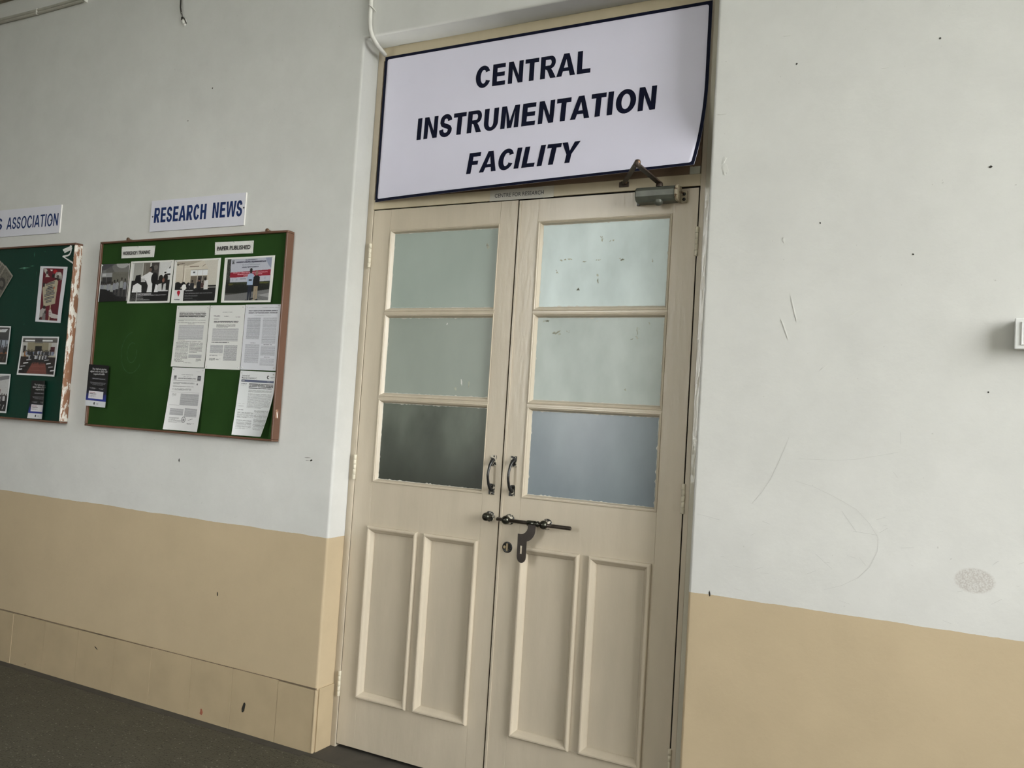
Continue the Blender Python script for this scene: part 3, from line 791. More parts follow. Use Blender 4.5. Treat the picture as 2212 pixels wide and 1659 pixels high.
# faint chalk rings wiped off the green felt and pale shiny marks on the dark board
M_chalk = pm('faint_chalk', (0.030, 0.075, 0.030), 0.8, 0.1, 0.3, 60)
for rx, rz, a0, a1 in ((0.075, 0.098, 95, 330), (0.033, 0.048, 60, 380)):
    m = MB(); m.poly(stroke(arc(-1.265, 1.600, rx, rz, a0, a1, 26), 0.0035), [], BP - 0.0003, BP - 0.0003); add('chalk_mark', m, M_chalk, board2)
M_shiny = pm('pale_shiny_mark', (0.05, 0.16, 0.11), 0.2, 0.6, 0.3, 60)
for x, z, w_, h_ in ((-2.085, 2.045, 0.034, 0.007), (-2.150, 2.035, 0.10, 0.012), (-1.990, 2.118, 0.016, 0.005), (-2.045, 2.005, 0.006, 0.024), (-2.075, 2.105, 0.007, 0.03), (-2.11, 1.735, 0.005, 0.012)):
    m = MB(); m.poly([(x - w_ / 2, z), (x, z + h_ / 2), (x + w_ / 2, z + h_ * 0.1), (x, z - h_ / 2)], [], BP - 0.0003, BP - 0.0003); add('shiny_mark', m, M_shiny, board1)

# ------------------------------------------------------------------ printed sheets: a small raster per sheet carried as face colours
M_print = bpy.data.materials.new('printed_paper'); M_print.use_nodes = True
_n, _l = M_print.node_tree.nodes, M_print.node_tree.links
_a = _n.new('ShaderNodeAttribute'); _a.attribute_name = 'print'
_l.new(_a.outputs['Color'], _n['Principled BSDF'].inputs['Base Color'])
_n['Principled BSDF'].inputs['Roughness'].default_value = 0.45
_n['Principled BSDF'].inputs['Specular IOR Level'].default_value = 0.35
M_white = pm('white_sheet_edge', (0.74, 0.74, 0.72), 0.5, 0.4, 0.02, 30)
M_pin = pm('clear_pin', (0.50, 0.50, 0.49), 0.2, 0.5, 0.05, 60)
M_ink = pm('black_print', (0.012, 0.012, 0.013), 0.5, 0.4, 0.0)
M_inkw = pm('white_print', (0.62, 0.62, 0.63), 0.5, 0.4, 0.0)

class Canvas:
    """tiny drawing surface; u, v in 0..1 from the top left; colours 0..255"""
    def __init__(s, w, h, bg):
        s.w0, s.h0 = w, h
        w, h = int(w * 1.9), int(h * 1.9)
        s.w, s.h = w, h
        s.a = np.empty((h, w, 3)); s.a[:] = bg
        s.U, s.V = np.meshgrid((np.arange(w) + .5) / w, (np.arange(h) + .5) / h)
        s.r = np.random.RandomState(11)
    def put(s, mask, c, k=1.0):
        s.a[mask] = s.a[mask] * (1 - k) + np.array(c, float) * k
    def rect(s, u0, v0, u1, v1, c, k=1.0):
        s.put((s.U >= u0) & (s.U < u1) & (s.V >= v0) & (s.V < v1), c, k)
    def ell(s, u, v, ru, rv, c, k=1.0):
        s.put(((s.U - u) / ru) ** 2 + ((s.V - v) / rv) ** 2 < 1, c, k)
    def poly(s, pts, c, k=1.0):
        m = np.zeros(s.U.shape, bool); n = len(pts)
        for i in range(n):
            (x0, y0), (x1, y1) = pts[i], pts[(i + 1) % n]
            if y0 == y1:
                continue
            m ^= ((s.V < y0) != (s.V < y1)) & (s.U < (x1 - x0) * (s.V - y0) / (y1 - y0) + x0)
        s.put(m, c, k)
    def line(s, u0, v0, u1, v1, t, c, k=1.0):
        d = math.hypot(u1 - u0, (v1 - v0)) or 1
        a, b = (u1 - u0) / d, (v1 - v0) / d
        q = np.clip((s.U - u0) * a + (s.V - v0) * b, 0, d)
        s.put((s.U - u0 - q * a) ** 2 + (s.V - v0 - q * b) ** 2 < (t / 2) ** 2, c, k)
    def grain(s, amp, u0=0, v0=0, u1=1, v1=1):
        m = (s.U >= u0) & (s.U < u1) & (s.V >= v0) & (s.V < v1)
        s.a[m] = np.clip(s.a[m] + s.r.normal(0, amp, (m.sum(), 1)), 0, 255)
    def grad(s, u0, v0, u1, v1, c0, c1, k=1.0):
        m = (s.U >= u0) & (s.U < u1) & (s.V >= v0) & (s.V < v1)
        t = ((s.V[m] - v0) / (v1 - v0))[:, None]
        s.a[m] = s.a[m] * (1 - k) + (np.array(c0, float) * (1 - t) + np.array(c1, float) * t) * k
    def text(s, u0, v0, u1, v1, rows, c=(70, 70, 72), k=0.55, fill=0.55, last=0.6, gap=0.10):
        """rows of print too small to read: broken dark runs"""
        ph = (v1 - v0) / rows
        for i in range(rows):
            va = v0 + i * ph
            ue = u1 if i < rows - 1 else u0 + (u1 - u0) * last
            m = (s.V >= va) & (s.V < va + ph * fill) & (s.U >= u0) & (s.U < ue)
            w = np.repeat(s.r.rand(s.h, (s.w + 2) // 3) > gap * 1.4, 3, axis=1)[:, :s.w]
            s.put(m & w, c, k)
    def para(s, u0, v0, u1, v1, c=(148, 148, 150), rough=9):
        """dense paragraph: even grey with line rhythm"""
        m = (s.U >= u0) & (s.U < u1) & (s.V >= v0) & (s.V < v1)
        iy = (s.V * s.h0).astype(int)
        base = np.array(c, float) + np.where((iy % 2)[..., None] == 0, 20, -14)
        s.a[m] = np.clip(base[m] + s.r.normal(0, rough, (m.sum(), 1)), 0, 255)
    def person(s, u, v, h, shirt, skin=(62, 48, 42), legs=(24, 24, 28), hair=(16, 15, 15), asp=1.0, low=True):
        """standing figure, v = top of the head"""
        k = h * asp
        if low:
            s.poly([(u - .10 * k, v + .50 * h), (u + .10 * k, v + .50 * h), (u + .09 * k, v + h), (u + .02 * k, v + h), (u, v + .60 * h), (u - .02 * k, v + h), (u - .09 * k, v + h)], legs)
        s.poly([(u - .06 * k, v + .16 * h), (u + .06 * k, v + .16 * h), (u + .15 * k, v + .21 * h), (u + .16 * k, v + .52 * h), (u - .16 * k, v + .52 * h), (u - .15 * k, v + .21 * h)], shirt)
        s.ell(u, v + .085 * h, .058 * k, .08 * h, skin)
        s.ell(u, v + .05 * h, .062 * k, .055 * h, hair)

def sheet(name, label, cat, x0, x1, z0, z1, cv, y=-0.1425, bend=None, group=None, rot=0.0, corner=None, pins=None):
    """a printed sheet hung on a board; bend(u, v) -> (dx, dy, dz), v from the top"""
    nx, nz = cv.w, cv.h
    u, v = np.meshgrid(np.arange(nx + 1) / nx, np.arange(nz + 1) / nz)
    q = corner or ((x0, z1), (x1, z1), (x1, z0), (x0, z0))
    X = (1 - u) * (1 - v) * q[0][0] + u * (1 - v) * q[1][0] + u * v * q[2][0] + (1 - u) * v * q[3][0]
    Z = (1 - u) * (1 - v) * q[0][1] + u * (1 - v) * q[1][1] + u * v * q[2][1] + (1 - u) * v * q[3][1]
    Y = np.full_like(X, y)
    if bend:
        dx, dy, dz = bend(u, v); X = X + dx; Y = Y + dy; Z = Z + dz
    ox, oz = X.mean(), Z.min()
    co = np.stack([X - ox, Y - y, Z - oz], -1).reshape(-1, 3)
    i = (np.arange(nz)[:, None] * (nx + 1) + np.arange(nx)[None, :]).reshape(-1)
    f = np.stack([i, i + nx + 1, i + nx + 2, i + 1], -1).astype(np.int32)
    me = bpy.data.meshes.new(name)
    me.vertices.add(len(co)); me.vertices.foreach_set('co', co.reshape(-1).astype(np.float32))
    me.loops.add(f.size); me.loops.foreach_set('vertex_index', f.reshape(-1))
    me.polygons.add(len(f)); me.polygons.foreach_set('loop_start', np.arange(0, f.size, 4, dtype=np.int32))
    me.polygons.foreach_set('use_smooth', np.ones(len(f), bool))
    me.update(calc_edges=True)
    c = np.clip(cv.a, 0, 255) / 255.0
    c = np.where(c <= 0.04045, c / 12.92, ((c + 0.055) / 1.055) ** 2.4)
    c = np.clip(c / PRINT_E, 0, 0.80)
    col = np.ones((len(f), 4), np.float32); col[:, :3] = c.reshape(-1, 3)
    at = me.attributes.new('print', 'FLOAT_COLOR', 'FACE'); at.data.foreach_set('color', col.reshape(-1))
    me.materials.append(M_print)
    t = thing(name, label, cat, (ox, y, oz), group)
    o = bpy.data.objects.new('printed_sheet', me); COL.objects.link(o); o.parent = t
    for (pu, pv) in (pins if pins is not None else ((0.05, 0.035), (0.95, 0.035))):
        a, b = min(int(round(pv * nz)), nz), min(int(round(pu * nx)), nx)
        m = MB(); m.lathe((X[a, b], Y[a, b] + 0.001, Z[a, b]), (0, -1, 0), [(0.0034, 0), (0.0034, 0.0012), (0.0020, 0.0022), (0.0022, 0.0044), (0.0010, 0.005)], 8)
        add('pin', m, M_pin, t)
    t['_grid'] = 0
    del t['_grid']
    return t, (X, Y, Z)
PRINT_E = 0.68

def page(w=92, h=132, tint=(181, 181, 178)):
    c = Canvas(w, h, tint); c.grain(1.2); return c
INK = (38, 38, 40)
def flat_wave(a=0.0012, ph=0.0):
    return lambda u, v: (0 * u, -a * (np.sin(5 * u + ph) * np.cos(4 * v) + 1) - 0.0005, 0 * u)
def soft(a, b, left=0.0, ph=0.0):
    """hangs from its top pins: bottom stands off, edges lift"""
    def f(u, v):
        dy = -0.0012 - a * v ** 2 - left * (1 - u) ** 5 * v - b * u ** 6 * v ** 3 - 0.0009 * (np.sin(6 * u + ph) + 1)
        return 0 * u, dy, 0 * u
    return f

# three pages across, two below
c = page(tint=(179, 179, 176))
c.text(.10, .105, .88, .115, 1, (110, 110, 112), .7, 1, 1)
c.text(.10, .130, .90, .195, 3, INK, .92, .60, .96, .06)
c.text(.08, .215, .66, .224, 1, (90, 90, 92), .6, 1, 1); c.text(.08, .235, .92, .262, 2, (95, 95, 97), .6, .6, .2)
c.text(.08, .276, .90, .285, 1, (60, 60, 62), .75, 1, 1); c.text(.38, .296, .60, .304, 1, (90, 90, 92), .6, 1, 1)
c.para(.12, .320, .86, .555); c.text(.12, .560, .34, .567, 1, (90, 90, 92), .6, 1, 1); c.text(.12, .580, .82, .588, 1, (70, 70, 72), .7, 1, 1)
c.text(.08, .605, .46, .90, 15, (95, 95, 97), .62); c.text(.49, .605, .88, .775, 8, (85, 85, 87), .66)
c.para(.49, .795, .88, .848, (140, 140, 142)); c.text(.72, .865, .88, .915, 4, (90, 90, 92), .7); c.text(.08, .905, .36, .925, 2, (60, 60, 62), .8); c.text(.36, .928, .60, .936, 1, (90, 90, 92), .7, 1, 1)
sheet('journal_page', 'printed journal page with three-line bold heading, hung under the map-pin photograph', 'paper', -0.980, -0.7700, 1.5400, 1.8240, c, bend=soft(0.004, 0.002, 0.004), group='journal pages on the green board')
c = page(tint=(182, 182, 180))
c.text(.36, .105, .66, .112, 1, (110, 110, 112), .7, 1, 1); c.text(.12, .165, .18, .172, 1, INK, .8, 1, 1); c.text(.18, .165, .30, .185, 2, INK, .85, .6, 1); c.text(.42, .168, .56, .176, 1, (80, 80, 82), .8, 1, 1)
c.text(.74, .180, .88, .188, 1, (70, 70, 72), .8, 1, 1); c.text(.12, .212, .28, .220, 1, INK, .85, 1, 1)
c.text(.14, .250, .84, .285, 2, INK, .9, .55, .98, .05); c.text(.22, .300, .76, .352, 4, (75, 75, 77), .7)
c.para(.12, .360, .86, .560); c.text(.12, .578, .62, .590, 1, (60, 60, 62), .75, 1, 1)
c.para(.10, .622, .46, .752, (142, 142, 144), 14); c.para(.49, .622, .87, .865, (142, 142, 144), 16); c.text(.10, .775, .46, .80, 2, (70, 70, 72), .7); c.text(.10, .83, .26, .875, 4, (70, 70, 72), .75); c.text(.28, .84, .42, .86, 2, (80, 80, 82), .7)
sheet('journal_page', 'printed journal page in the middle of the upper row of three pages', 'paper', -0.766, -0.5545, 1.5355, 1.8235, c, bend=soft(0.002, 0.001, 0.002, 1.5), group='journal pages on the green board', pins=((.05, .03), (.95, .03), (.05, .965), (.95, .965)))
c = page(tint=(172, 173, 178))
c.text(.10, .045, .30, .052, 1, (120, 120, 125), .7, 1, 1); c.text(.48, .045, .96, .052, 1, (110, 110, 115), .7, 1, 1)
c.text(.10, .088, .92, .105, 1, (88, 88, 94), .9, 1, 1, .06); c.text(.10, .120, .92, .137, 1, (88, 88, 94), .9, 1, 1, .06); c.text(.26, .160, .74, .178, 2, (120, 120, 125), .7)
c.para(.08, .200, .46, .530, (140, 141, 147), 10); c.para(.53, .200, .92, .600, (148, 149, 155), 9); c.text(.22, .585, .36, .592, 1, (90, 90, 95), .8, 1, 1)
c.para(.08, .612, .48, .895, (146, 147, 153), 9); c.text(.60, .608, .84, .616, 1, (90, 90, 95), .8, 1, 1); c.para(.53, .632, .93, .780, (146, 147, 153), 9); c.text(.64, .795, .80, .803, 1, (80, 80, 85), .8, 1, 1); c.para(.53, .825, .93, .925, (150, 151, 157), 9)
sheet('journal_page', 'bluish-white printed journal page in two columns beside the brown frame', 'paper', -0.5530, -0.3490, 1.5370, 1.8250, c, bend=soft(0.0015, 0.001, 0.001, 3), group='journal pages on the green board', pins=((.05, .03), (.95, .02), (.05, .965), (.95, .965)))
c = page(tint=(178, 178, 178))
c.text(.74, .055, .88, .062, 1, (130, 130, 132), .7, 1, .9); c.text(.30, .110, .66, .117, 1, (110, 110, 112), .7, 1, 1); c.text(.36, .140, .60, .147, 1, (120, 120, 122), .7, 1, 1)
c.rect(.08, .130, .16, .195, (120, 120, 122)); c.ell(.12, .150, .03, .016, (80, 80, 82)); c.text(.20, .166, .76, .180, 1, (95, 95, 97), .8, 1, 1); c.rect(.80, .125, .90, .195, (48, 48, 52)); c.rect(.815, .140, .885, .180, (96, 97, 102)); c.rect(.06, .203, .90, .208, (70, 70, 72))
c.text(.08, .235, .72, .275, 3, (88, 88, 90), .75, .55, .3); c.ell(.81, .258, .02, .016, (80, 80, 82)); c.text(.08, .298, .70, .315, 2, (85, 85, 87), .7, .6, .4); c.text(.08, .332, .64, .368, 4, (90, 90, 92), .7)
c.rect(.06, .392, .90, .395, (130, 130, 132)); c.text(.10, .415, .22, .470, 5, (110, 110, 112), .6, .5, .3); c.para(.34, .415, .90, .600, (134, 134, 136), 7); c.rect(.06, .600, .34, .603, (120, 120, 122))
c.para(.10, .655, .48, .765, (134, 134, 136), 7); c.para(.52, .645, .90, .775, (136, 136, 138), 7); c.text(.10, .795, .38, .835, 4, (95, 95, 97), .65); c.text(.10, .838, .50, .885, 5, (95, 95, 97), .65)
c.ell(.52, .825, .065, .048, (96, 96, 98)); c.ell(.52, .825, .05, .037, (170, 170, 170)); c.ell(.52, .830, .03, .02, (110, 110, 112)); c.line(.66, .83, .80, .805, .006, (70, 70, 72)); c.text(.64, .875, .86, .895, 2, (58, 58, 60), .8)
sheet('journal_page', 'printed page with round seal stamp at its foot, curling off the lower rail', 'paper', 0, 0, 0, 0, c, bend=soft(0.010, 0.003, 0.012, 2), group='journal pages on the green board',
      corner=((-0.976, 1.5370), (-0.768, 1.5370), (-0.773, 1.2490), (-0.981, 1.2490)))
c = page(tint=(178, 180, 181))
c.ell(.80, .085, .035, .026, (40, 40, 44)); c.ell(.808, .085, .020, .014, (178, 180, 181)); c.rect(.82, .07, .86, .10, (178, 180, 181)); c.text(.86, .078, .98, .100, 2, (110, 111, 116), .7)
c.rect(.06, .135, .965, .172, (74, 79, 98)); c.rect(.06, .135, .16, .172, (66, 68, 80)); c.text(.08, .148, .15, .160, 1, (150, 152, 160), .8, 1, 1); c.text(.78, .146, .93, .165, 2, (140, 142, 152), .8)
c.text(.06, .196, .22, .206, 1, (50, 50, 52), .85, 1, 1); c.text(.06, .215, .20, .235, 3, (140, 141, 143), .7); c.text(.28, .192, .96, .275, 4, (36, 36, 38), .92, .60, .95, .05); c.text(.28, .290, .94, .335, 4, (120, 121, 123), .7)
c.text(.28, .350, .96, .575, 14, (120, 121, 123), .75, .5); c.text(.06, .510, .22, .520, 2, (110, 110, 112), .7); c.text(.06, .545, .20, .553, 1, (110, 110, 112), .7, 1, 1); c.text(.06, .605, .20, .613, 1, (56, 56, 58), .8, 1, 1)
c.text(.06, .640, .48, .735, 7, (105, 106, 108), .72, .5); c.text(.50, .600, .97, .905, 24, (110, 111, 113), .72, .5); c.text(.06, .760, .46, .905, 11, (115, 116, 118), .72, .5)
def curl5(u, v):
    k = np.clip((u - 0.55) / 0.45, 0, 1) ** 2.0 * np.clip((v - 0.25) / 0.75, 0, 1) ** 1.4
    dy = -0.0012 - 0.006 * v ** 2 - 0.014 * (1 - u) ** 5 * v - 0.030 * k
    return -0.020 * k, dy, 0.004 * k
tj, gj = sheet('journal_page', 'printed journal page with blue header band, its lower corner curling forward', 'paper', 0, 0, 0, 0, c, bend=curl5, group='journal pages on the green board',
      corner=((-0.5540, 1.5330), (-0.3505, 1.5310), (-0.354, 1.2500), (-0.558, 1.2500)))
add('lettering', font_text('Journal of', -0.5400, -0.4960, 1.5085, 0.0070, -0.1462, 0.004), M_ink, tj)
add('lettering', font_text('Materials Chemistry C', -0.5410, -0.4540, 1.4985, 0.0070, -0.1462, 0.004), M_ink, tj)

# captions
def caption(text, label, q, tx, tz, h, off):
    c = Canvas(40, 12, (183, 183, 180)); c.grain(1.5)
    t, _ = sheet('caption_strip', label, 'paper', 0, 0, 0, 0, c, corner=q, bend=flat_wave(0.0010, 1.0), group='captions on the green board', pins=((.02, .1), (.5, .06), (.97, .1), (.97, .9), (.02, .9)))
    add('lettering', font_text(text, tx[0], tx[1], tz, h, -0.1462, off), M_ink, t)
caption('WORKSHOP / TRAINING', 'white paper strip reading workshop and training', ((-1.395, 2.1180), (-1.161, 2.1140), (-1.163, 2.0590), (-1.394, 2.0610)), (-1.3830, -1.1900), 2.0760, 0.0170, 0.022)
caption('PAPER PUBLISHED', 'white paper strip reading paper published', ((-0.770, 2.1130), (-0.536, 2.1110), (-0.5345, 2.0540), (-0.7675, 2.0560)), (-0.7530, -0.5510), 2.0740, 0.0180, 0.022)
# ------------------------------------------------------------------ photographs on the green board
def photo(w=128, h=88, bg=(60, 60, 60), border=None):
    return Canvas(w, h, bg)
def rim(c, u0, v0, u1, v1, col=(186, 186, 182)):
    m = (c.U < u0) | (c.U > u1) | (c.V < v0) | (c.V > v1)
    c.put(m, col)

c = photo(96, 84, (58, 57, 56))
c.grad(0, 0, 1, .45, (62, 62, 64), (92, 91, 84)); c.ell(.74, .02, .20, .10, (160, 160, 162), .8); c.ell(.74, .06, .34, .22, (122, 121, 116), .4); c.poly([(0, 0), (.52, 0), (.10, .18), (0, .2)], (52, 52, 56), .8)
c.rect(.42, .22, .96, .60, (84, 82, 74), .7); c.rect(.05, .16, .20, .26, (96, 96, 96), .6); c.rect(.05, .24, .42, .35, (122, 123, 124)); c.rect(.07, .26, .20, .33, (150, 151, 152)); c.rect(.08, .35, .42, .52, (40, 39, 40)); c.rect(.22, .36, .235, .50, (90, 90, 90))
c.poly([(0, .62), (.30, .66), (.62, .86), (1, .90), (1, 1), (0, 1)], (17, 17, 18))
for i, (u, v, h) in enumerate(((.07, .47, .50), (.15, .48, .44), (.22, .49, .40), (.30, .47, .46), (.36, .46, .46), (.44, .48, .50), (.52, .43, .52), (.62, .41, .52), (.76, .37, .54), (.88, .40, .56))):
    c.person(u, v, h, (112 + 5 * (i % 3), 114 + 5 * (i % 3), 122), (44, 36, 34), (30, 30, 34), asp=.62, low=i > 5)
c.poly([(0, .66), (.26, .68), (.50, .82), (.72, .92), (1, .93), (1, 1), (0, 1)], (18, 18, 19)); c.grain(5)
rim(c, .028, 0, .985, 1)
sheet('photograph', 'dim group photograph of people in white coats, leftmost of the four in a row', 'photograph', 0, 0, 0, 0, c, corner=((-1.533, 2.036), (-1.326, 2.034), (-1.3265, 1.850), (-1.533, 1.848)), bend=soft(.001, .001, .001), group='photographs on the green board')

c = photo(124, 86, (120, 118, 112))
c.grad(.06, 0, .30, .6, (122, 122, 118), (140, 139, 132)); c.rect(.06, .05, .085, .62, (176, 176, 174)); c.rect(.29, .05, .48, .52, (84, 80, 74)); c.rect(.29, .05, .31, .55, (150, 150, 146)); c.rect(.34, .05, .36, .5, (104, 100, 92)); c.rect(.46, .05, .49, .55, (168, 168, 165)); c.rect(.49, .05, .68, .55, (52, 49, 47)); c.ell(.59, .16, .05, .06, (84, 80, 76)); c.rect(.67, .02, .70, .5, (165, 165, 163)); c.rect(.70, .02, 1, .46, (172, 172, 171))
c.rect(.78, .24, .86, .36, (182, 183, 183)); c.rect(.80, .27, .845, .305, (28, 28, 28)); c.ell(.91, .26, .05, .10, (184, 185, 186)); c.rect(.87, .31, .96, .35, (22, 22, 22)); c.poly([(.89, .20), (.93, .13), (.93, .19)], (30, 30, 30))
c.rect(.05, .46, .96, .96, (24, 24, 25)); c.poly([(.26, .38), (.44, .28), (.50, .50), (.30, .44)], (178, 178, 178)); c.rect(.26, .42, .36, .47, (150, 150, 150)); c.rect(.27, .475, .38, .50, (170, 170, 170))
c.poly([(.34, .34), (.46, .26), (.54, .30), (.53, .56), (.44, .58)], (183, 183, 183)); c.ell(.50, .20, .055, .075, (22, 20, 20)); c.ell(.475, .215, .03, .045, (86, 70, 62))
for u, v, w in ((.20, .52, .13), (.56, .52, .15)):
    c.poly([(u - w * .9, v + .28), (u - w * .75, v + .06), (u, v), (u + w * .75, v + .06), (u + w * .9, v + .28)], (186, 186, 187))
c.poly([(.13, .48), (.15, .34), (.26, .32), (.28, .50), (.22, .52)], (14, 14, 15)); c.ell(.58, .42, .075, .14, (13, 13, 14)); c.poly([(.54, .42), (.64, .44), (.60, .74), (.55, .74)], (13, 13, 14)); c.ell(.73, .44, .055, .10, (18, 16, 16)); c.ell(.84, .42, .055, .10, (20, 17, 17)); c.ell(.795, .47, .028, .05, (110, 74, 62)); c.poly([(.68, .56), (.76, .54), (.78, .72), (.66, .72)], (168, 168, 168)); c.poly([(.81, .56), (.86, .54), (.87, .72), (.79, .72)], (160, 160, 160))
c.rect(.055, .74, .955, .97, (19, 19, 20)); c.rect(.055, .74, .20, .97, (34, 33, 33)); c.grain(38, .055, .78, .20, .96); c.rect(.20, .72, .215, .97, (150, 150, 150))
c.text(.66, .700, .93, .730, 1, (176, 176, 178), .85, 1, 1); c.text(.22, .770, .54, .795, 1, (170, 170, 172), .85, 1, 1); c.text(.22, .805, .90, .825, 1, (150, 150, 152), .75, 1, 1); c.text(.22, .84, .35, .86, 1, (140, 140, 142), .7, 1, 1); c.text(.22, .875, .37, .895, 1, (140, 140, 142), .7, 1, 1); c.text(.22, .91, .52, .93, 1, (140, 140, 142), .7, 1, 1); c.grain(4)
rim(c, .055, .035, .945, .955)
sheet('photograph', 'photograph of seated students in white coats around an instrument, second in the row', 'photograph', 0, 0, 0, 0, c, corner=((-1.318, 2.042), (-1.024, 2.041), (-1.027, 1.838), (-1.319, 1.838)), bend=soft(.002, .002, .002, 1), group='photographs on the green board')

c = photo(124, 86, (168, 160, 146))
c.grad(.05, .03, .95, .7, (172, 166, 154), (158, 150, 136)); c.poly([(.05, .03), (.64, .03), (.30, .14), (.05, .12)], (140, 132, 120)); c.rect(.21, .13, .222, .62, (116, 104, 92)); c.rect(.24, .20, .25, .60, (182, 178, 168)); c.rect(.24, .20, .60, .215, (182, 178, 168)); c.rect(.34, .155, .54, .175, (110, 98, 86)); c.line(.62, .17, .80, .03, .012, (104, 94, 84)); c.line(.72, .13, .88, .03, .012, (104, 94, 84)); c.line(.07, .10, .22, .085, .014, (84, 76, 68)); c.ell(.085, .11, .02, .025, (84, 76, 68))
c.poly([(.64, .03), (.95, .03), (.95, .62), (.78, .60), (.74, .22)], (166, 162, 153)); c.rect(.37, .24, .74, .375, (186, 188, 190)); c.rect(.37, .24, .74, .252, (120, 118, 112)); c.rect(.42, .285, .47, .32, (70, 72, 76)); c.rect(.515, .25, .525, .60, (160, 156, 150)); c.rect(.625, .25, .633, .60, (160, 156, 150)); c.rect(.38, .385, .515, .60, (92, 84, 74)); c.rect(.53, .385, .62, .60, (50, 46, 44)); c.rect(.635, .385, .73, .60, (86, 80, 72))
c.rect(.05, .66, .95, .97, (18, 18, 19)); c.rect(.74, .60, .95, .635, (26, 26, 27)); c.rect(.80, .635, .95, .66, (120, 118, 114))
c.ell(.11, .60, .085, .085, (15, 14, 15)); c.ell(.23, .585, .055, .07, (14, 14, 15)); c.ell(.25, .64, .05, .07, (186, 186, 184)); c.ell(.34, .60, .05, .07, (20, 19, 20)); c.ell(.38, .58, .03, .025, (160, 160, 158)); c.person(.42, .48, .36, (26, 26, 30), (70, 56, 48), asp=.8, low=False); c.person(.57, .44, .46, (22, 22, 26), (120, 90, 76), asp=.72, low=False); c.person(.64, .50, .3, (60, 42, 42), asp=.7, low=False)
c.rect(.68, .49, .77, .70, (180, 180, 178)); c.ell(.70, .46, .022, .04, (20, 18, 18)); c.ell(.475, .66, .01, .012, (190, 190, 190))
c.rect(.05, .70, .255, .97, (178, 178, 178)); c.ell(.145, .755, .033, .045, (140, 16, 34)); c.poly([(.115, .775), (.175, .775), (.148, .855)], (140, 16, 34)); c.text(.06, .905, .18, .935, 1, (40, 40, 42), .85, 1, 1)
for v, u1, k in ((.705, .46, 150), (.765, .88, 96), (.825, .56, 80), (.88, .46, 70), (.93, .56, 66)):
    c.text(.28, v, u1, v + .028, 1, (k, k, k + 2), .8, 1, 1)
c.grain(4); rim(c, .055, .035, .945, .955)
sheet('photograph', 'photograph of a lecture hall with a red map pin in its lower corner', 'photograph', 0, 0, 0, 0, c, corner=((-1.020, 2.039), (-0.724, 2.040), (-0.725, 1.836), (-1.018, 1.836)), bend=soft(.002, .002, .002, 2), group='photographs on the green board')

c = photo(124, 86, (60, 60, 56))
c.rect(.05, .03, .95, .56, (36, 38, 34)); c.grain(34, .05, .03, .14, .5); c.poly([(.13, .04), (.95, .02), (.94, .54), (.14, .56)], (150, 152, 162)); c.poly([(.82, .04), (.95, .02), (.95, .28), (.88, .18)], (112, 118, 138), .8); c.rect(.155, .07, .205, .15, (44, 46, 50)); c.rect(.162, .082, .198, .138, (140, 142, 150)); c.ell(.18, .11, .012, .022, (40, 42, 46))
c.text(.42, .062, .66, .082, 1, (70, 70, 80), .8, 1, 1); c.text(.24, .100, .84, .128, 1, (52, 52, 66), .9, 1, 1, .05); c.text(.48, .135, .60, .150, 1, (90, 92, 102), .7, 1, 1); c.text(.36, .168, .72, .185, 1, (110, 112, 122), .7, 1, 1); c.text(.36, .215, .70, .238, 1, (64, 64, 76), .85, 1, 1)
c.poly([(.13, .335), (.94, .295), (.94, .42), (.13, .45)], (118, 24, 40)); c.text(.19, .335, .88, .355, 1, (190, 150, 156), .75, 1, 1); c.text(.28, .372, .78, .392, 1, (190, 150, 156), .75, 1, 1); c.text(.40, .408, .64, .428, 1, (190, 150, 156), .75, 1, 1); c.text(.34, .475, .46, .490, 1, (96, 98, 108), .7, 1, 1)
c.rect(.18, .475, .20, .53, (128, 132, 146), .7); c.rect(.25, .475, .29, .52, (128, 132, 146), .6); c.rect(.82, .45, .86, .50, (128, 132, 146), .6)
c.rect(.05, .555, .95, .80, (20, 22, 19)); c.grad(.13, .56, .95, .62, (46, 52, 30), (24, 26, 20), .8); c.grain(12, .05, .55, .95, .66); c.ell(.16, .60, .05, .02, (84, 78, 26), .6); c.ell(.82, .575, .10, .015, (84, 84, 30), .6)
c.poly([(.05, .84), (.95, .72), (.95, .97), (.05, .97)], (92, 92, 92)); c.poly([(.72, .84), (.95, .80), (.95, .90)], (124, 124, 124)); c.line(.60, .82, .88, .96, .006, (70, 70, 70))
c.person(.555, .255, .70, (132, 146, 168), (24, 20, 20), (26, 30, 42), asp=.60); c.person(.675, .315, .64, (17, 17, 18), (120, 92, 82), (128, 116, 98), (120, 92, 82), asp=.66); c.rect(.52, .50, .585, .53, (20, 18, 18)); c.ell(.50, .955, .03, .014, (12, 12, 12)); c.ell(.59, .93, .03, .014, (12, 12, 12)); c.ell(.62, .915, .03, .014, (14, 14, 14)); c.ell(.71, .945, .025, .016, (14, 14, 14)); c.grain(4)
rim(c, .06, .035, .945, .955)
sheet('photograph', 'photograph of two men standing before a banner with a red stripe', 'photograph', 0, 0, 0, 0, c, corner=((-0.701, 2.039), (-0.404, 2.040), (-0.406, 1.834), (-0.700, 1.835)), bend=soft(.002, .002, .002, 3), group='photographs on the green board')

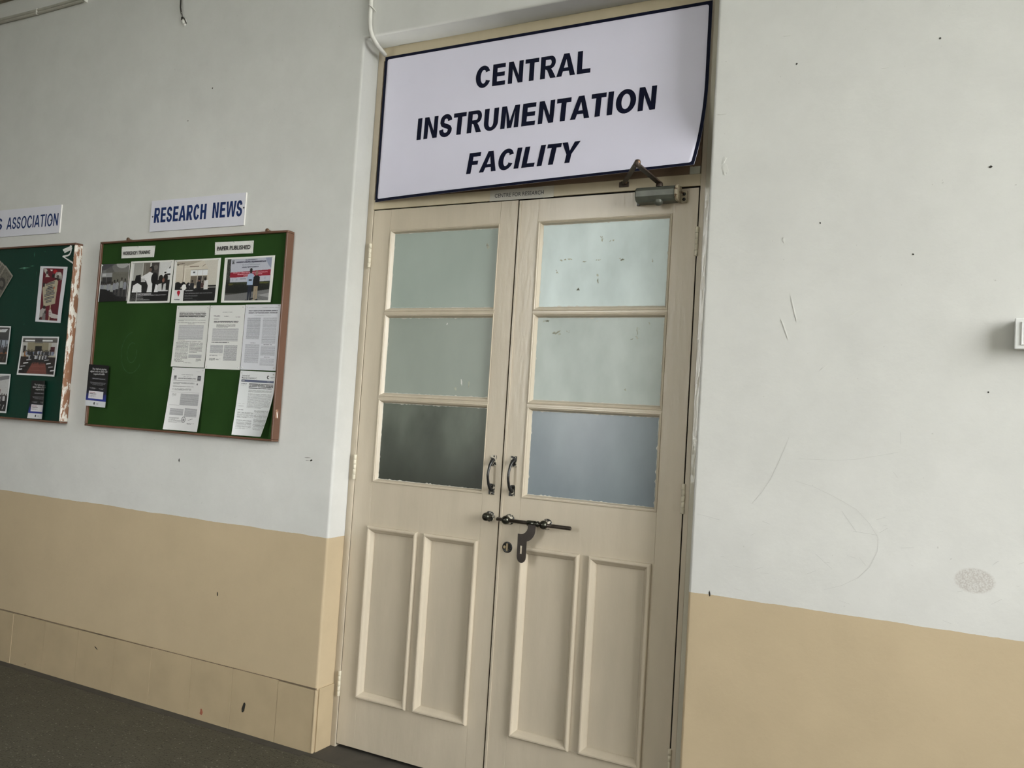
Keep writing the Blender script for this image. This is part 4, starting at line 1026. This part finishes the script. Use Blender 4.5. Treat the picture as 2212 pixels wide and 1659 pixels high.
# ------------------------------------------------------------------ black course flyers
def flyer_canvas():
    c = Canvas(76, 108, (15, 15, 17))
    c.grad(0, .55, 1, .86, (15, 15, 20), (36, 46, 120)); c.rect(0, .55, 1, .70, (15, 15, 20), .6)
    c.rect(.20, .310, .90, .358, (40, 40, 44)); c.text(.24, .325, .86, .343, 1, (120, 120, 124), .85, 1, 1)
    for v, a, b in ((.418, .13, .92), (.446, .16, .89), (.474, .26, .77)):
        c.text(a, v, b, v + .014, 1, (98, 98, 102), .85, 1, 1)
    for a, b in ((.10, .52), (.54, .90)):
        c.rect(a, .540, b, .602, (38, 38, 42)); c.rect(a + .012, .548, b - .012, .594, (16, 16, 18)); c.text(a + .05, .556, b - .05, .566, 1, (140, 140, 144), .8, 1, 1); c.text(a + .08, .576, b - .08, .586, 1, (130, 130, 134), .8, 1, 1)
    c.rect(.12, .635, .84, .815, (172, 170, 174)); c.text(.16, .665, .44, .680, 1, (120, 60, 64), .8, 1, 1); c.text(.16, .695, .50, .712, 1, (70, 66, 70), .85, 1, 1); c.text(.16, .742, .50, .752, 1, (110, 108, 112), .8, 1, 1); c.text(.16, .765, .42, .775, 1, (110, 108, 112), .8, 1, 1)
    c.rect(0, .862, 1, 1, (168, 170, 174)); c.ell(.44, .928, .035, .032, (24, 24, 26)); c.rect(.55, .912, .64, .945, (120, 122, 126)); c.rect(.565, .922, .625, .935, (168, 170, 174))
    return c
def flyer(label, q, y, bend, xs, lean, group='course flyers on the boards'):
    c = flyer_canvas()
    t, (X, Y, Z) = sheet('flyer', label, 'flyer', 0, 0, 0, 0, c, corner=q, bend=bend, y=y, group=group, pins=())
    def wf(x, z):                                     # printed lines follow the sheet
        v = max(0, min(1, (q[0][1] - z) / (q[0][1] - q[3][1]))); a = q[0][0] * (1 - v) + q[3][0] * v; b = q[1][0] * (1 - v) + q[2][0] * v
        u = max(0, min(1, (x - a) / (b - a)))
        dx, dy, dz = bend(np.array(u), np.array(v)); return float(dy)
    h = q[0][1] - q[3][1]
    for s_, (a, b), v in (('The highest-paying', xs[0], .128), ('digital roles in 2026 will', xs[1], .188), ('require AI skills', xs[2], .248)):
        add('lettering', font_text(s_, a, b, q[0][1] - v * h, 0.0085, y - 0.0006, 0.004, warp=wf), M_inkw, t)
    return t
flyer('black flyer with white heading overlapping the frame of the green board', ((-1.548, 1.5370), (-1.4020, 1.5330), (-1.4020, 1.3290), (-1.548, 1.3330)), -0.1530, lambda u, v: (0 * u, -0.002 * v ** 2 - 0.001 * (1 - u), 0 * u), ((-1.520, -1.4180), (-1.533, -1.4110), (-1.508, -1.4280)), 0)
def roll(u, v):
    k = np.clip((u - .62) / .38, 0, 1) ** 2
    return -0.012 * k, -0.0015 - 0.016 * k * (1 - .45 * v) - 0.008 * v ** 3, 0 * u
flyer('black flyer with its side curling forward at the foot of the dark board', ((-1.9990, 1.4430), (-1.8560, 1.4450), (-1.8520, 1.2480), (-1.9950, 1.2480)), -0.1425, roll, ((-1.972, -1.8700), (-1.984, -1.8640), (-1.958, -1.8800)), 0)

# ------------------------------------------------------------------ dark board: poster, photographs, cut-outs
c = Canvas(90, 118, (172, 173, 178))
c.rect(.135, .035, .86, .965, (74, 16, 28)); c.grain(3, .135, .035, .86, .965)
c.poly([(.15, .04), (.26, .05), (.33, .12), (.33, .16), (.40, .19), (.24, .195), (.26, .15), (.18, .10)], (150, 146, 140)); c.ell(.29, .115, .04, .03, (52, 46, 44))
c.poly([(.40, .055), (.48, .06), (.47, .085), (.41, .08)], (190, 188, 182)); c.ell(.58, .09, .07, .035, (136, 18, 26)); c.poly([(.50, .12), (.56, .16), (.62, .10), (.78, .10), (.84, .16), (.84, .24), (.70, .24), (.58, .20)], (126, 122, 118)); c.ell(.74, .14, .07, .04, (150, 146, 142)); c.ell(.69, .18, .05, .03, (60, 56, 54)); c.rect(.48, .14, .58, .20, (30, 26, 26)); c.poly([(.58, .20), (.84, .22), (.66, .26)], (26, 22, 22))
c.poly([(.22, .325), (.66, .235), (.72, .26), (.70, .66), (.26, .73), (.16, .40)], (142, 134, 116)); c.rect(.17, .30, .24, .37, (30, 26, 28))
for v0, a, b in ((.300, .28, .60), (.350, .35, .53), (.395, .29, .62), (.445, .31, .60), (.500, .25, .64), (.560, .27, .64), (.610, .33, .55)):
    for i in range(24):
        t0, t1 = a + (b - a) * i / 24, a + (b - a) * (i + 1) / 24
        sl = -(i / 24) * .055 * (b - a) / .36
        c.rect(t0, v0 + sl + .012, t1, v0 + sl + .050, (28, 26, 28)); c.rect(t0, v0 + sl + .022, t1, v0 + sl + .040, (112, 110, 106))
c.ell(.60, .385, .022, .016, (170, 84, 30)); c.rect(.51, .69, .545, .965, (152, 138, 112)); c.poly([(.48, .79), (.55, .76), (.64, .84), (.86, .86), (.86, .925), (.62, .92), (.50, .88)], (156, 150, 148)); c.line(.50, .82, .58, .83, .008, (90, 84, 82)); c.line(.50, .85, .57, .86, .008, (90, 84, 82))
c.poly([(.135, .79), (.26, .74), (.32, .72), (.36, .80), (.22, .92), (.135, .955)], (132, 128, 126)); c.ell(.29, .735, .06, .03, (30, 26, 26)); c.poly([(.26, .84), (.36, .81), (.38, .965), (.24, .965)], (92, 90, 90)); c.ell(.35, .82, .04, .03, (44, 38, 38)); c.poly([(.135, .93), (.22, .90), (.20, .965), (.135, .965)], (22, 20, 22))
sheet('poster', 'poster of hands around a placard on dark red with white side margins', 'poster', 0, 0, 0, 0, c, corner=((-2.011, 2.0410), (-1.793, 2.0310), (-1.806, 1.7420), (-2.013, 1.7500)), bend=flat_wave(.0015))
def hall(kind):
    c = Canvas(112, 84, (84, 80, 76))
    if kind == 0:
        c.grad(.03, .03, .97, .16, (90, 88, 86), (62, 60, 58)); c.rect(.10, .09, .40, .125, (180, 181, 182)); c.rect(.54, .09, .84, .125, (176, 177, 178)); c.rect(.36, .03, .56, .14, (60, 58, 58))
        c.rect(.03, .15, .97, .55, (138, 134, 122)); c.rect(.18, .16, .74, .46, (112, 106, 88)); c.rect(.03, .16, .16, .50, (146, 145, 142)); c.rect(.82, .16, .97, .48, (150, 149, 147)); c.rect(.07, .24, .14, .42, (34, 30, 30)); c.rect(.80, .26, .92, .44, (58, 22, 28)); c.rect(.38, .245, .56, .40, (26, 25, 25)); c.rect(.36, .155, .58, .168, (40, 38, 38)); c.rect(.11, .39, .17, .58, (120, 84, 52))
        c.rect(.03, .52, .97, .97, (34, 28, 28)); c.poly([(.36, .66), (.70, .66), (.78, .97), (.22, .97)], (92, 52, 46)); c.rect(.33, .76, .72, .765, (116, 74, 66)); c.rect(.27, .87, .75, .875, (116, 74, 66)); c.rect(.03, .95, .97, .97, (70, 40, 36))
        r = random.Random(5)
        for i in range(26):
            u = .16 + .72 * i / 25; c.person(u, .345 + r.uniform(-.015, .02), .26, r.choice([(150, 150, 152), (40, 40, 44), (110, 112, 118), (26, 26, 28), (96, 104, 122)]), (60, 46, 40), (30, 28, 30), asp=.62, low=False)
        for i in range(13):
            u = .26 + .48 * i / 12; c.person(u, .44 + r.uniform(-.01, .02), .25, r.choice([(150, 150, 152), (30, 30, 34), (120, 122, 128)]), (60, 46, 40), (26, 26, 28), asp=.66, low=True)
        for s_ in (-1, 1):
            for k in range(4):
                u = .5 + s_ * (.24 + .065 * k); v = .58 + .085 * k
                c.poly([(u - .07, v + .015), (u + .05, v), (u + .05, v + .022), (u - .07, v + .045)], (170, 170, 172) if k % 2 else (130, 130, 132)); c.rect(u - .06, v + .04, u + .10, v + .10, (22, 20, 20))
    else:
        c.grad(.03, .03, .97, .4, (70, 69, 70), (46, 46, 48)); c.poly([(.60, .10), (.92, .08), (.86, .16), (.52, .17)], (170, 172, 174)); c.rect(.03, .36, .97, .62, (80, 84, 92)); c.rect(.50, .38, .96, .56, (128, 134, 146)); c.rect(.60, .38, .64, .6, (44, 46, 52)); c.rect(.74, .38, .78, .6, (44, 46, 52)); c.rect(.88, .38, .90, .6, (44, 46, 52)); c.rect(.03, .60, .97, .97, (34, 28, 26)); c.rect(.03, .68, .97, .73, (112, 70, 46))
        if kind == 2:
            c.rect(.03, .03, .97, .34, (150, 150, 150)); c.poly([(.03, .2), (.97, .03), (.97, .12), (.03, .34)], (92, 92, 94)); c.rect(.03, .34, .97, .55, (148, 148, 148)); c.rect(.52, .40, .76, .56, (72, 26, 32)); c.rect(.03, .55, .97, .97, (26, 26, 28))
        r = random.Random(9 + kind)
        for i in range(15):
            c.person(.06 + .88 * i / 14, .50 + r.uniform(-.03, .04), .36, r.choice([(34, 32, 34), (60, 58, 62), (150, 150, 152), (24, 24, 26)]), (70, 54, 46), (22, 22, 22), asp=.6, low=False)
        for i in range(8):
            c.line(.1 + .11 * i, .90, .2 + .1 * i, .80, .02, (160, 160, 162) if kind == 2 else (70, 60, 54))
    c.grain(6); rim(c, .035, .04, .965, .955, (176, 178, 180)); return c
sheet('photograph', 'colour photograph of a large group posing in a hall with a red carpet', 'photograph', 0, 0, 0, 0, hall(0), corner=((-2.107, 1.6720), (-1.807, 1.6720), (-1.811, 1.4680), (-2.111, 1.4690)), bend=soft(.003, .001, .006, 2), group='photographs on the dark board', pins=((.03, .04), (.97, .04)))
sheet('photograph', 'photograph with a bright square ceiling lamp, beside the red carpet photograph', 'photograph', 0, 0, 0, 0, hall(1), corner=((-2.510, 1.7290), (-2.2100, 1.7250), (-2.2130, 1.5210), (-2.513, 1.5230)), bend=soft(.003, .001, .002, 1), group='photographs on the dark board', pins=((.03, .04), (.97, .04)))
sheet('photograph', 'photograph with a pale ceiling and dark seats, lowest on the dark board', 'photograph', 0, 0, 0, 0, hall(2), corner=((-2.476, 1.4700), (-2.1760, 1.4700), (-2.1790, 1.2640), (-2.479, 1.2640)), bend=soft(.003, .001, .002, 4), group='photographs on the dark board', pins=((.03, .04), (.97, .04)))

# fan of printed banknotes cut from paper
nt = thing('banknote_cutout', 'paper cut-out of a fan of grey banknotes at the edge of the dark board', 'cut-out', (-2.40, -0.142, 1.80))
M_note = pm('printed_note', (0.13, 0.12, 0.098), 0.5, 0.4, 0.25, 60, dark=(0.06, 0.055, 0.045), dscale=70, dcut=0.56)
M_noterim = pm('pale_note_rim', (0.25, 0.235, 0.20), 0.5, 0.4, 0.08, 60)
for k in range(6):
    ang = math.radians(231 + 2.6 * k)                     # from the outer end back to the hand of the fan
    d = Vector((math.cos(ang), math.sin(ang))); n_ = Vector((-d.y, d.x)) * -1
    a = Vector((-2.2370, 1.9960)) + Vector((-0.0290, 0.0200)) * k
    L_, W_ = 0.30, 0.094
    y = -0.1432 + 0.0003 * k
    def P(s_, w_):
        p = a + d * s_ * L_ + n_ * w_ * W_; return (p.x, p.y)
    m = MB(); m.poly([P(0, 0), P(1, 0), P(1, 1), P(0, 1)], [], y, y + 0.00025); o = add('banknote', m, M_noterim, nt)
    m = MB(); m.poly([P(.03, .07), (P(.97, .07)), P(.97, .93), P(.03, .93)], [], y - 0.00008, y - 0.00008); add('engraved_print', m, M_note, o)
    if k == 0:
        oc = [P(.30 + .11 * math.cos(q), .5 + .36 * math.sin(q)) for q in [2 * PI * i / 20 for i in range(20)]]
        m = MB(); m.poly(oc, [], y - 0.00016, y - 0.00016); add('oval_print', m, pm('dark_engraving', (0.035, 0.033, 0.03), 0.5, 0.4, 0.3, 50), o)
        oc = [P(.30 + .05 * math.cos(q), .5 + .20 * math.sin(q)) for q in [2 * PI * i / 16 for i in range(16)]]
        m = MB(); m.poly(oc, [], y - 0.00022, y - 0.00022); add('oval_print', m, pm('mid_engraving', (0.12, 0.11, 0.095), 0.5, 0.4, 0.4, 70), o)

# rupee symbol cut from white paper
rp = MB()
for y_, o in ((-0.1424, [(-1.8440, 2.1240), (-1.8360, 2.1100), (-1.7720, 2.1245), (-1.7700, 2.1310), (-1.7850, 2.1460)]), ):
    rp.poly([(-1.8450, 2.1235), (-1.8390, 2.1130), (-1.7870, 2.1240), (-1.7720, 2.1390), (-1.7800, 2.1400)], [], y_, y_ + 0.0008)
rp.poly([(-1.8330, 2.1125), (-1.8290, 2.1035), (-1.7760, 2.1190), (-1.7690, 2.1310), (-1.7790, 2.1260)], [], -0.1426, -0.1418)
arcp = [(-1.7880, 2.1440), (-1.7810, 2.1320), (-1.7790, 2.1180), (-1.7810, 2.1060), (-1.7880, 2.0950), (-1.8000, 2.0900), (-1.8400, 2.0860)]
rp.poly(stroke(arcp, 0.0085), [], -0.1428, -0.1420)
rp.poly([(-1.8440, 2.0860), (-1.8320, 2.0860), (-1.7460, 2.0510), (-1.7500, 2.0430)], [], -0.1430, -0.1422)
tag(add('rupee_symbol', rp, M_white, None, (-1.80, -0.142, 2.045)), 'white paper rupee symbol in the upper corner of the dark board', 'cut-out')
# ================================================================== door closer
M_closer = pm('hammered_grey_green_enamel', (0.10, 0.105, 0.085), 0.38, 0.5, 0.18, 30, 0.0003, 200, metal=0.2, dark=(0.12, 0.075, 0.045), dscale=22, dcut=0.66)
M_arm = pm('rust_brown_steel', (0.055, 0.038, 0.028), 0.5, 0.5, 0.35, 60, 0.0004, 150, metal=0.3, dark=(0.25, 0.13, 0.065), dscale=38, dcut=0.60)
M_chip = pm('chipped_cream_metal', (0.36, 0.31, 0.22), 0.45, 0.5, 0.2, 50, dark=(0.10, 0.06, 0.035), dscale=55, dcut=0.52)
dc = thing('door_closer', 'grey overhead door closer with a rusty folding arm above the hinge-side leaf', 'door closer', (1.268, -0.001, 2.19))
sec = [(-0.002, 2.196), (-0.040, 2.1955), (-0.052, 2.200), (-0.060, 2.212), (-0.061, 2.232), (-0.052, 2.2455), (-0.038, 2.250), (-0.002, 2.250)]
def prism_x(x0, x1, sec, ins=0.004):
    m = MB(); cy = sum(p[0] for p in sec) / len(sec); cz = sum(p[1] for p in sec) / len(sec); n = len(sec); vs = []
    for x, k in ((x0, 1 - 0.10), (x0 + ins, 1), (x1 - ins, 1), (x1, 1 - 0.10)):
        vs += [(x, cy + (y - cy) * k, cz + (z - cz) * k) for y, z in sec]
    m.add(vs, [(i * n + j, i * n + (j + 1) % n, (i + 1) * n + (j + 1) % n, (i + 1) * n + j) for i in range(3) for j in range(n)])
    m.add(vs[:n], [tuple(range(n))[::-1]]); m.add(vs[-n:], [tuple(range(n))]); return m
add('closer_body', prism_x(1.1890, 1.3360, sec), M_closer, dc)
m = prism_x(1.3340, 1.3450, [(y * 1.04, 2.222 + (z - 2.222) * 1.06) for y, z in sec], 0.002); add('end_cap', m, M_chip, dc)
m = MB(); m.box(1.3440, 1.3660, -0.010, -0.001, 2.1930, 2.2370, 0, 0.0015)
fl_ = add('mounting_flange', m, M_chip, dc)
for z in (2.2055, 2.2245):
    m = MB(); m.lathe((1.3560, -0.0098, z), (0, -1, 0), [(0.0062, 0), (0.0058, 0.002), (0.002, 0.0032)], 12); add('screw', m, M_iron, fl_)
m = MB(); m.box(1.1810, 1.1920, -0.008, -0.001, 2.194, 2.206, 0, 0.001); add('mounting_lug', m, M_iron, dc)
m = MB(); m.lathe((1.2720, -0.038, 2.2000), (0, 0, -1), [(0.0165, 0), (0.0165, 0.008), (0.0145, 0.013), (0.009, 0.017), (0.003, 0.0185)], 18); add('spindle_cap', m, M_closer, dc)
m = MB(); m.lathe((1.2720, -0.038, 2.2480), (0, 0, 1), [(0.0125, 0), (0.0125, 0.010), (0.010, 0.013), (0.010, 0.017)], 16); add('spindle', m, M_arm, dc)
def bar(p, q, w, t):
    m = MB(); p, q = Vector(p), Vector(q); d = (q - p).normalized(); s_ = Vector((0, 0, 1)).cross(d).normalized() * w / 2; u = d.cross(s_).normalized() * t / 2
    vs = [c_ + a * s_ + b * u for c_ in (p, q) for a, b in ((-1, -1), (1, -1), (1, 1), (-1, 1))]
    m.add(vs, [(0, 3, 2, 1), (4, 5, 6, 7), (0, 1, 5, 4), (1, 2, 6, 5), (2, 3, 7, 6), (3, 0, 4, 7)]); return m
EL = (1.2570, -0.2430, 2.2690)
m = bar((1.2720, -0.030, 2.2615), (EL[0], EL[1] - 0.006, EL[2] - 0.003), 0.0200, 0.0050); add('main_arm', m, M_arm, dc)
m = bar((EL[0], EL[1] - 0.006, EL[2] + 0.004), (1.1270, -0.010, 2.2790), 0.0170, 0.0045); add('link_arm', m, M_arm, dc)
m = MB(); m.lathe((EL[0], EL[1], EL[2] - 0.010), (0, 0, 1), [(0.007, 0), (0.0105, 0.002), (0.0105, 0.018), (0.0085, 0.023), (0.003, 0.025)], 14); add('elbow_pin', m, M_arm, dc)
m = MB(); m.box(1.1080, 1.1450, -0.0075, -0.0030, 2.2680, 2.2870, 0, 0.001); m.box(1.1200, 1.1340, -0.022, -0.006, 2.2740, 2.2850, 0, 0.001); add('arm_foot', m, M_arm, dc)

# ================================================================== switch box at the far side of the wall
M_pvc = pm('white_pvc', (0.70, 0.71, 0.70), 0.35, 0.5, 0.02, 10)
M_grime = pm('grimy_pvc_back', (0.48, 0.47, 0.43), 0.5, 0.4, 0.15, 60, dark=(0.14, 0.13, 0.11), dscale=90, dcut=0.60)
sb = thing('switch_box', 'white plastic switch box standing proud of the bare white wall', 'switch box', (2.44, WY, 1.672))
m = MB(); m.box(2.3700, 2.5150, WY - 0.026, WY, 1.6745, 1.7575, 0, 0.0015); add('back_box', m, M_grime, sb)
m = MB(); m.box(2.3675, 2.5175, WY - 0.041, WY - 0.0262, 1.6720, 1.7600, 0, 0.0025); add('cover_plate', m, M_pvc, sb)
m = MB(); m.frame(2.3830, 2.5020, 1.6830, 1.7490, [(0, WY - 0.0408), (0.0008, WY - 0.0440), (0.0030, WY - 0.0440), (0.0042, WY - 0.0420)]); m.box(2.3865, 2.4985, WY - 0.0425, WY - 0.0405, 1.6865, 1.7455); gr_ = add('grid_plate', m, M_pvc, sb)
for x in (2.4030, 2.4300, 2.4570):
    m = MB(); m.box(x, x + 0.022, WY - 0.0470, WY - 0.042, 1.6960, 1.7360, 0, 0.0015); add('rocker', m, M_pvc, gr_)

# ================================================================== painted conduits and loose wire
M_conduit = pm('whitewashed_conduit', (0.60, 0.59, 0.55), 0.55, 0.4, 0.06, 20, 0.0008, 60, dark=(0.10, 0.09, 0.08), dscale=30, dcut=0.72)
M_conduit2 = pm('dusty_conduit', (0.40, 0.385, 0.335), 0.6, 0.3, 0.12, 12, 0.0008, 60, dark=(0.16, 0.14, 0.11), dscale=22, dcut=0.66)
M_batten = pm('dirty_brown_batten', (0.24, 0.20, 0.15), 0.6, 0.3, 0.15, 20)
M_wire = pm('black_insulated_wire', (0.02, 0.016, 0.014), 0.45, 0.4, 0.2, 40)
M_bulb = pm('white_plaster_blob', (0.70, 0.69, 0.66), 0.6, 0.3, 0.06, 60)
wc = thing('cable_conduit', 'pair of painted conduits clipped high along the wall above the boards', 'conduit', (-3.0, WY, 3.45))
for z, yy in ((3.4690, -0.1185), (3.4530, -0.1180)):
    m = MB(); m.tube([(X0 + 0.1 + i * 0.25, yy + 0.0012 * math.sin(i * 1.7), z + 0.0025 * math.sin(i * 2.3)) for i in range(21)], 0.0082, 10); add('conduit', m, M_conduit2, wc)
for x in (-4.4, -3.8, -3.3, -2.80, -2.275, -1.872):
    m = MB(); m.box(x - 0.0035, x + 0.0035, -0.1282, WY, 3.4430, 3.4790, 0, 0.001); add('clip', m, M_conduit, wc)
bt = MB(); bt.box(X0 + 0.1, -2.05, WY - 0.022, WY, 3.5720, 3.6150, 0, 0.002)
tag(add('wooden_batten', bt, M_batten, None, (-4.0, WY, 3.57)), 'dirty brown wooden batten along the top of the wall', 'batten')
dcn = thing('door_conduit', 'painted conduit running down the wall and bending into the door recess', 'conduit', (0.0, WY, 2.95))
pts = [(-0.0045, -0.1200, 4.5), (-0.0045, -0.1195, 3.6), (-0.0045, -0.1200, 3.3), (-0.0045, -0.1195, 3.12), (-0.0035, -0.1200, 3.06), (-0.0005, -0.1210, 3.015), (0.0050, -0.1205, 2.985), (0.0140, -0.1170, 2.960), (0.0210, -0.1050, 2.9420), (0.0225, -0.0850, 2.9310), (0.0190, -0.0550, 2.9260), (0.0150, -0.0300, 2.9240)]
m = MB(); m.tube(pts, 0.0094, 12); add('conduit', m, M_conduit, dcn)
m = MB(); m.lathe((0.0152, -0.0310, 2.9241), (-0.16, 1, -0.08), [(0.0088, 0), (0.0092, 0.002), (0.0092, 0.010), (0.006, 0.012)], 14); add('conduit_end', m, M_conduit, dcn)
m = MB(); m.tube([(-0.0160, -0.1130, 3.0990), (-0.0100, -0.1260, 3.0960), (0.0000, -0.1290, 3.0900), (0.0090, -0.1250, 3.0830), (0.0150, -0.1160, 3.0760), (0.0180, -0.1110, 3.0700)], 0.0026, 8); add('clip', m, M_conduit, dcn)
hw = thing('hanging_wire', 'short black wire ending in a white plaster blob above the research news plate', 'wire', (-1.14, WY, 3.20))
m = MB(); m.tube([(-1.150, -0.1130, 3.4400), (-1.154, -0.1180, 3.3900), (-1.156, -0.1210, 3.3300), (-1.155, -0.1200, 3.2900), (-1.150, -0.1170, 3.2620), (-1.1440, -0.1150, 3.2420), (-1.1370, -0.1140, 3.2300)], 0.0036, 8); add('wire', m, M_wire, hw)
m = MB(); m.tube([(-1.151, -0.1175, 3.2720), (-1.146, -0.1170, 3.2500), (-1.138, -0.1150, 3.2280)], 0.0024, 8); add('wire', m, M_conduit, hw)
m = MB(); m.lathe((-1.1330, WY, 3.2190), (0, -1, 0), [(0.016, -0.001), (0.014, 0.004), (0.010, 0.009), (0.004, 0.012)], 12); m.lathe((-1.1270, WY, 3.2010), (0, -1, 0), [(0.008, -0.001), (0.006, 0.003), (0.002, 0.005)], 10); add('plaster_blob', m, M_bulb, hw)
m = MB(); m.tube([(-1.150, -0.112, 3.228), (-1.141, -0.120, 3.238), (-1.130, -0.1235, 3.236), (-1.119, -0.120, 3.224), (-1.114, -0.112, 3.205)], 0.0022, 7); add('wire_loop', m, M_wire, hw)

# ================================================================== chips, nail holes and raised flakes on walls and tiles
M_hole = pm('dark_chip', (0.03, 0.028, 0.024), 0.8, 0.2, 0.2, 40)
M_greym = pm('grey_scrape', (0.30, 0.30, 0.28), 0.8, 0.2, 0.2, 40)
M_wpaint = pm('raised_white_flake', (0.62, 0.62, 0.59), 0.7, 0.3, 0.03, 20)
r3 = random.Random(21)
def flake(x, z, w, h, rot, y, n=9, jag=0.3):
    o = []
    for i in range(n):
        a = 2 * PI * i / n; k = 1 + r3.uniform(-jag, jag)
        px_, pz_ = w / 2 * math.cos(a) * k, h / 2 * math.sin(a) * k
        o.append((x + px_ * math.cos(rot) - pz_ * math.sin(rot), z + px_ * math.sin(rot) + pz_ * math.cos(rot)))
    m = MB(); m.poly(o, [], y, y + 0.0012); return m
add('chip', flake(-0.4110, 0.0960, 0.016, 0.042, -0.15, WY - 0.0086), M_hole, base_l)
add('chip', flake(-0.6520, 0.0260, 0.018, 0.030, 0.1, WY - 0.0086), pm('red_stain', (0.30, 0.10, 0.06), 0.6, 0.3, 0.2, 60), base_l)
add('chip', flake(-1.3700, 0.1800, 0.024, 0.004, -0.5, WY - 0.0086), M_hole, base_l)
for x, z, w, h, rot in ((2.296, 2.212, .010, .007, .2), (1.540, 0.862, .005, .016, .1), (-0.924, 1.111, .006, .016, .05), (-0.1500, 1.168, .012, .009, .6), (-0.1720, 1.178, .030, .003, .05), (-0.1680, 1.166, .026, .003, .1), (-0.6196, 0.544, .005, .018, .1), (1.735, 2.60, .005, .006, 0), (2.15, 2.62, .006, .006, 0), (1.83, 2.07, .004, .005, 0), (2.10, 1.96, .005, .005, 0), (2.31, 1.55, .005, .005, 0), (-0.905, 2.86, .006, .006, 0), (-1.05, 2.72, .005, .006, 0)):
    add('chip', flake(x, z, w, h, rot, WY - 0.0008), M_hole if h > .006 or w < .008 else M_greym, wall_back)
for x, z, w, h, rot in ((-0.430, 2.070, .046, .005, .35), (-0.620, 2.110, .030, .004, -.6), (-0.440, 2.105, .030, .004, 1.2), (-0.370, 2.22, .025, .004, .4), (1.760, 1.800, .004, .075, .25), (1.735, 1.735, .004, .055, .35), (1.930, 1.775, .050, .004, .5), (1.860, 1.61, .024, .004, .7), (1.500, 2.460, .030, .003, -.05), (1.516, 2.300, .030, .008, 1.2), (1.72, 2.02, .006, .020, .2), (-0.235, 2.36, .030, .003, -.3), (-0.30, 2.62, .014, .003, -.7), (-0.53, 2.66, .020, .003, .9), (1.70, 2.70, .022, .003, .02), (2.0, 2.55, .018, .003, -.02), (1.52, 2.27, .014, .030, .2)):
    add('flake', flake(x, z, w, h, rot, WY - 0.0011, 13, .5), M_wpaint, wall_back)
# thin scratches on the white paint beside the doors
sc_ = MB()
def scratch(pts, t=0.0011):
    t *= 0.65
    for (xa, za), (xb, zb) in zip(pts, pts[1:]):
        d = math.hypot(xb - xa, zb - za) or 1; nx_, nz_ = -(zb - za) / d * t / 2, (xb - xa) / d * t / 2
        sc_.add([(xa - nx_, WY - 0.0006, za - nz_), (xb - nx_, WY - 0.0006, zb - nz_), (xb + nx_, WY - 0.0006, zb + nz_), (xa + nx_, WY - 0.0006, za + nz_)], [(0, 1, 2, 3)])
scratch([(1.765, 1.385), (1.750, 1.340), (1.735, 1.300), (1.715, 1.250), (1.690, 1.205), (1.660, 1.165)])
scratch([(1.800, 1.320), (1.850, 1.322), (1.910, 1.324), (1.960, 1.330), (2.010, 1.342), (2.080, 1.360)], 0.0009)
scratch([(1.790, 1.250), (1.850, 1.235), (1.910, 1.210), (1.970, 1.180), (2.010, 1.140), (2.035, 1.100), (2.035, 1.060), (2.015, 1.010), (1.985, 0.975), (1.940, 0.945), (1.890, 0.925)], 0.0009)
scratch([(1.930, 1.170), (1.960, 1.130), (1.975, 1.110)]); scratch([(1.965, 1.112), (2.035, 1.108)], 0.0010); scratch([(1.485, 1.115), (1.520, 1.110), (1.560, 1.103)])
scratch([(1.86, 1.03), (1.91, 0.99)]); scratch([(2.085, 1.42), (2.087, 1.385)]); scratch([(2.07, 1.30), (2.082, 1.285)])
for i in range(26):
    x, z = r3.uniform(1.50, 2.40), r3.uniform(0.88, 1.22); a = r3.uniform(-0.9, 0.9); L_ = r3.uniform(.008, .035)
    scratch([(x, z), (x + L_ * math.cos(a), z + L_ * math.sin(a))], 0.0010)
for i in range(12):
    x, z = r3.uniform(-1.5, -0.06), r3.uniform(0.88, 1.22); a = r3.uniform(-0.6, 0.6); L_ = r3.uniform(.008, .03)
    scratch([(x, z), (x + L_ * math.cos(a), z + L_ * math.sin(a))], 0.0010)
so = add('scratch_marks', sc_, pm('grey_scratch', (0.46, 0.46, 0.44), 0.8, 0.2, 0.1, 40), wall_back); so['kind'] = 'stuff'
# dried marks on the upper panes of the bolted leaf
M_gum = pm('dried_tape_residue', (0.34, 0.35, 0.28), 0.7, 0.3, 0.3, 60)
for x, z, w, h, rot in ((0.905, 2.008, .034, .008, -.05), (0.975, 2.000, .018, .004, 0), (1.035, 2.004, .016, .005, .1), (1.120, 2.004, .020, .007, .15), (1.085, 2.075, .014, .006, .9), (1.045, 2.083, .010, .018, .4), (0.870, 1.965, .006, .012, .4), (1.035, 1.935, .010, .022, .2), (0.965, 1.895, .012, .010, .3), (1.245, 1.995, .005, .012, 0), (0.838, 1.772, .022, .008, .1), (0.885, 1.728, .026, .014, .2), (0.930, 1.733, .012, .006, .2), (1.205, 1.735, .008, .022, -.3), (1.195, 1.712, .020, .010, .2), (1.245, 1.765, .008, .006, 0), (1.05, 1.775, .012, .005, .3), (1.165, 1.520, .014, .008, .1)):
    o = MB()
    for q in range(4):
        g_ = flake(x + r3.uniform(-.55, .55) * w, z + r3.uniform(-.55, .55) * h, w * r3.uniform(.25, .6), h * r3.uniform(.3, .8), rot + r3.uniform(-.4, .4), 0.01285, 9, .6)
        o.add(g_.v, g_.f)
    add('residue', o, M_gum, door_r)
for x, z, w, h, rot in ((0.395, 1.762, .007, .007, 0), (0.480, 1.530, .006, .030, .1), (0.515, 1.520, .008, .030, .0), (0.455, 1.500, .012, .014, .2), (0.560, 2.075, .014, .022, .4)):
    o = flake(x, z, w, h, rot, 0.01285, 10, .4); add('residue', o, M_gum if w > .0075 else M_wpaint, door_l)
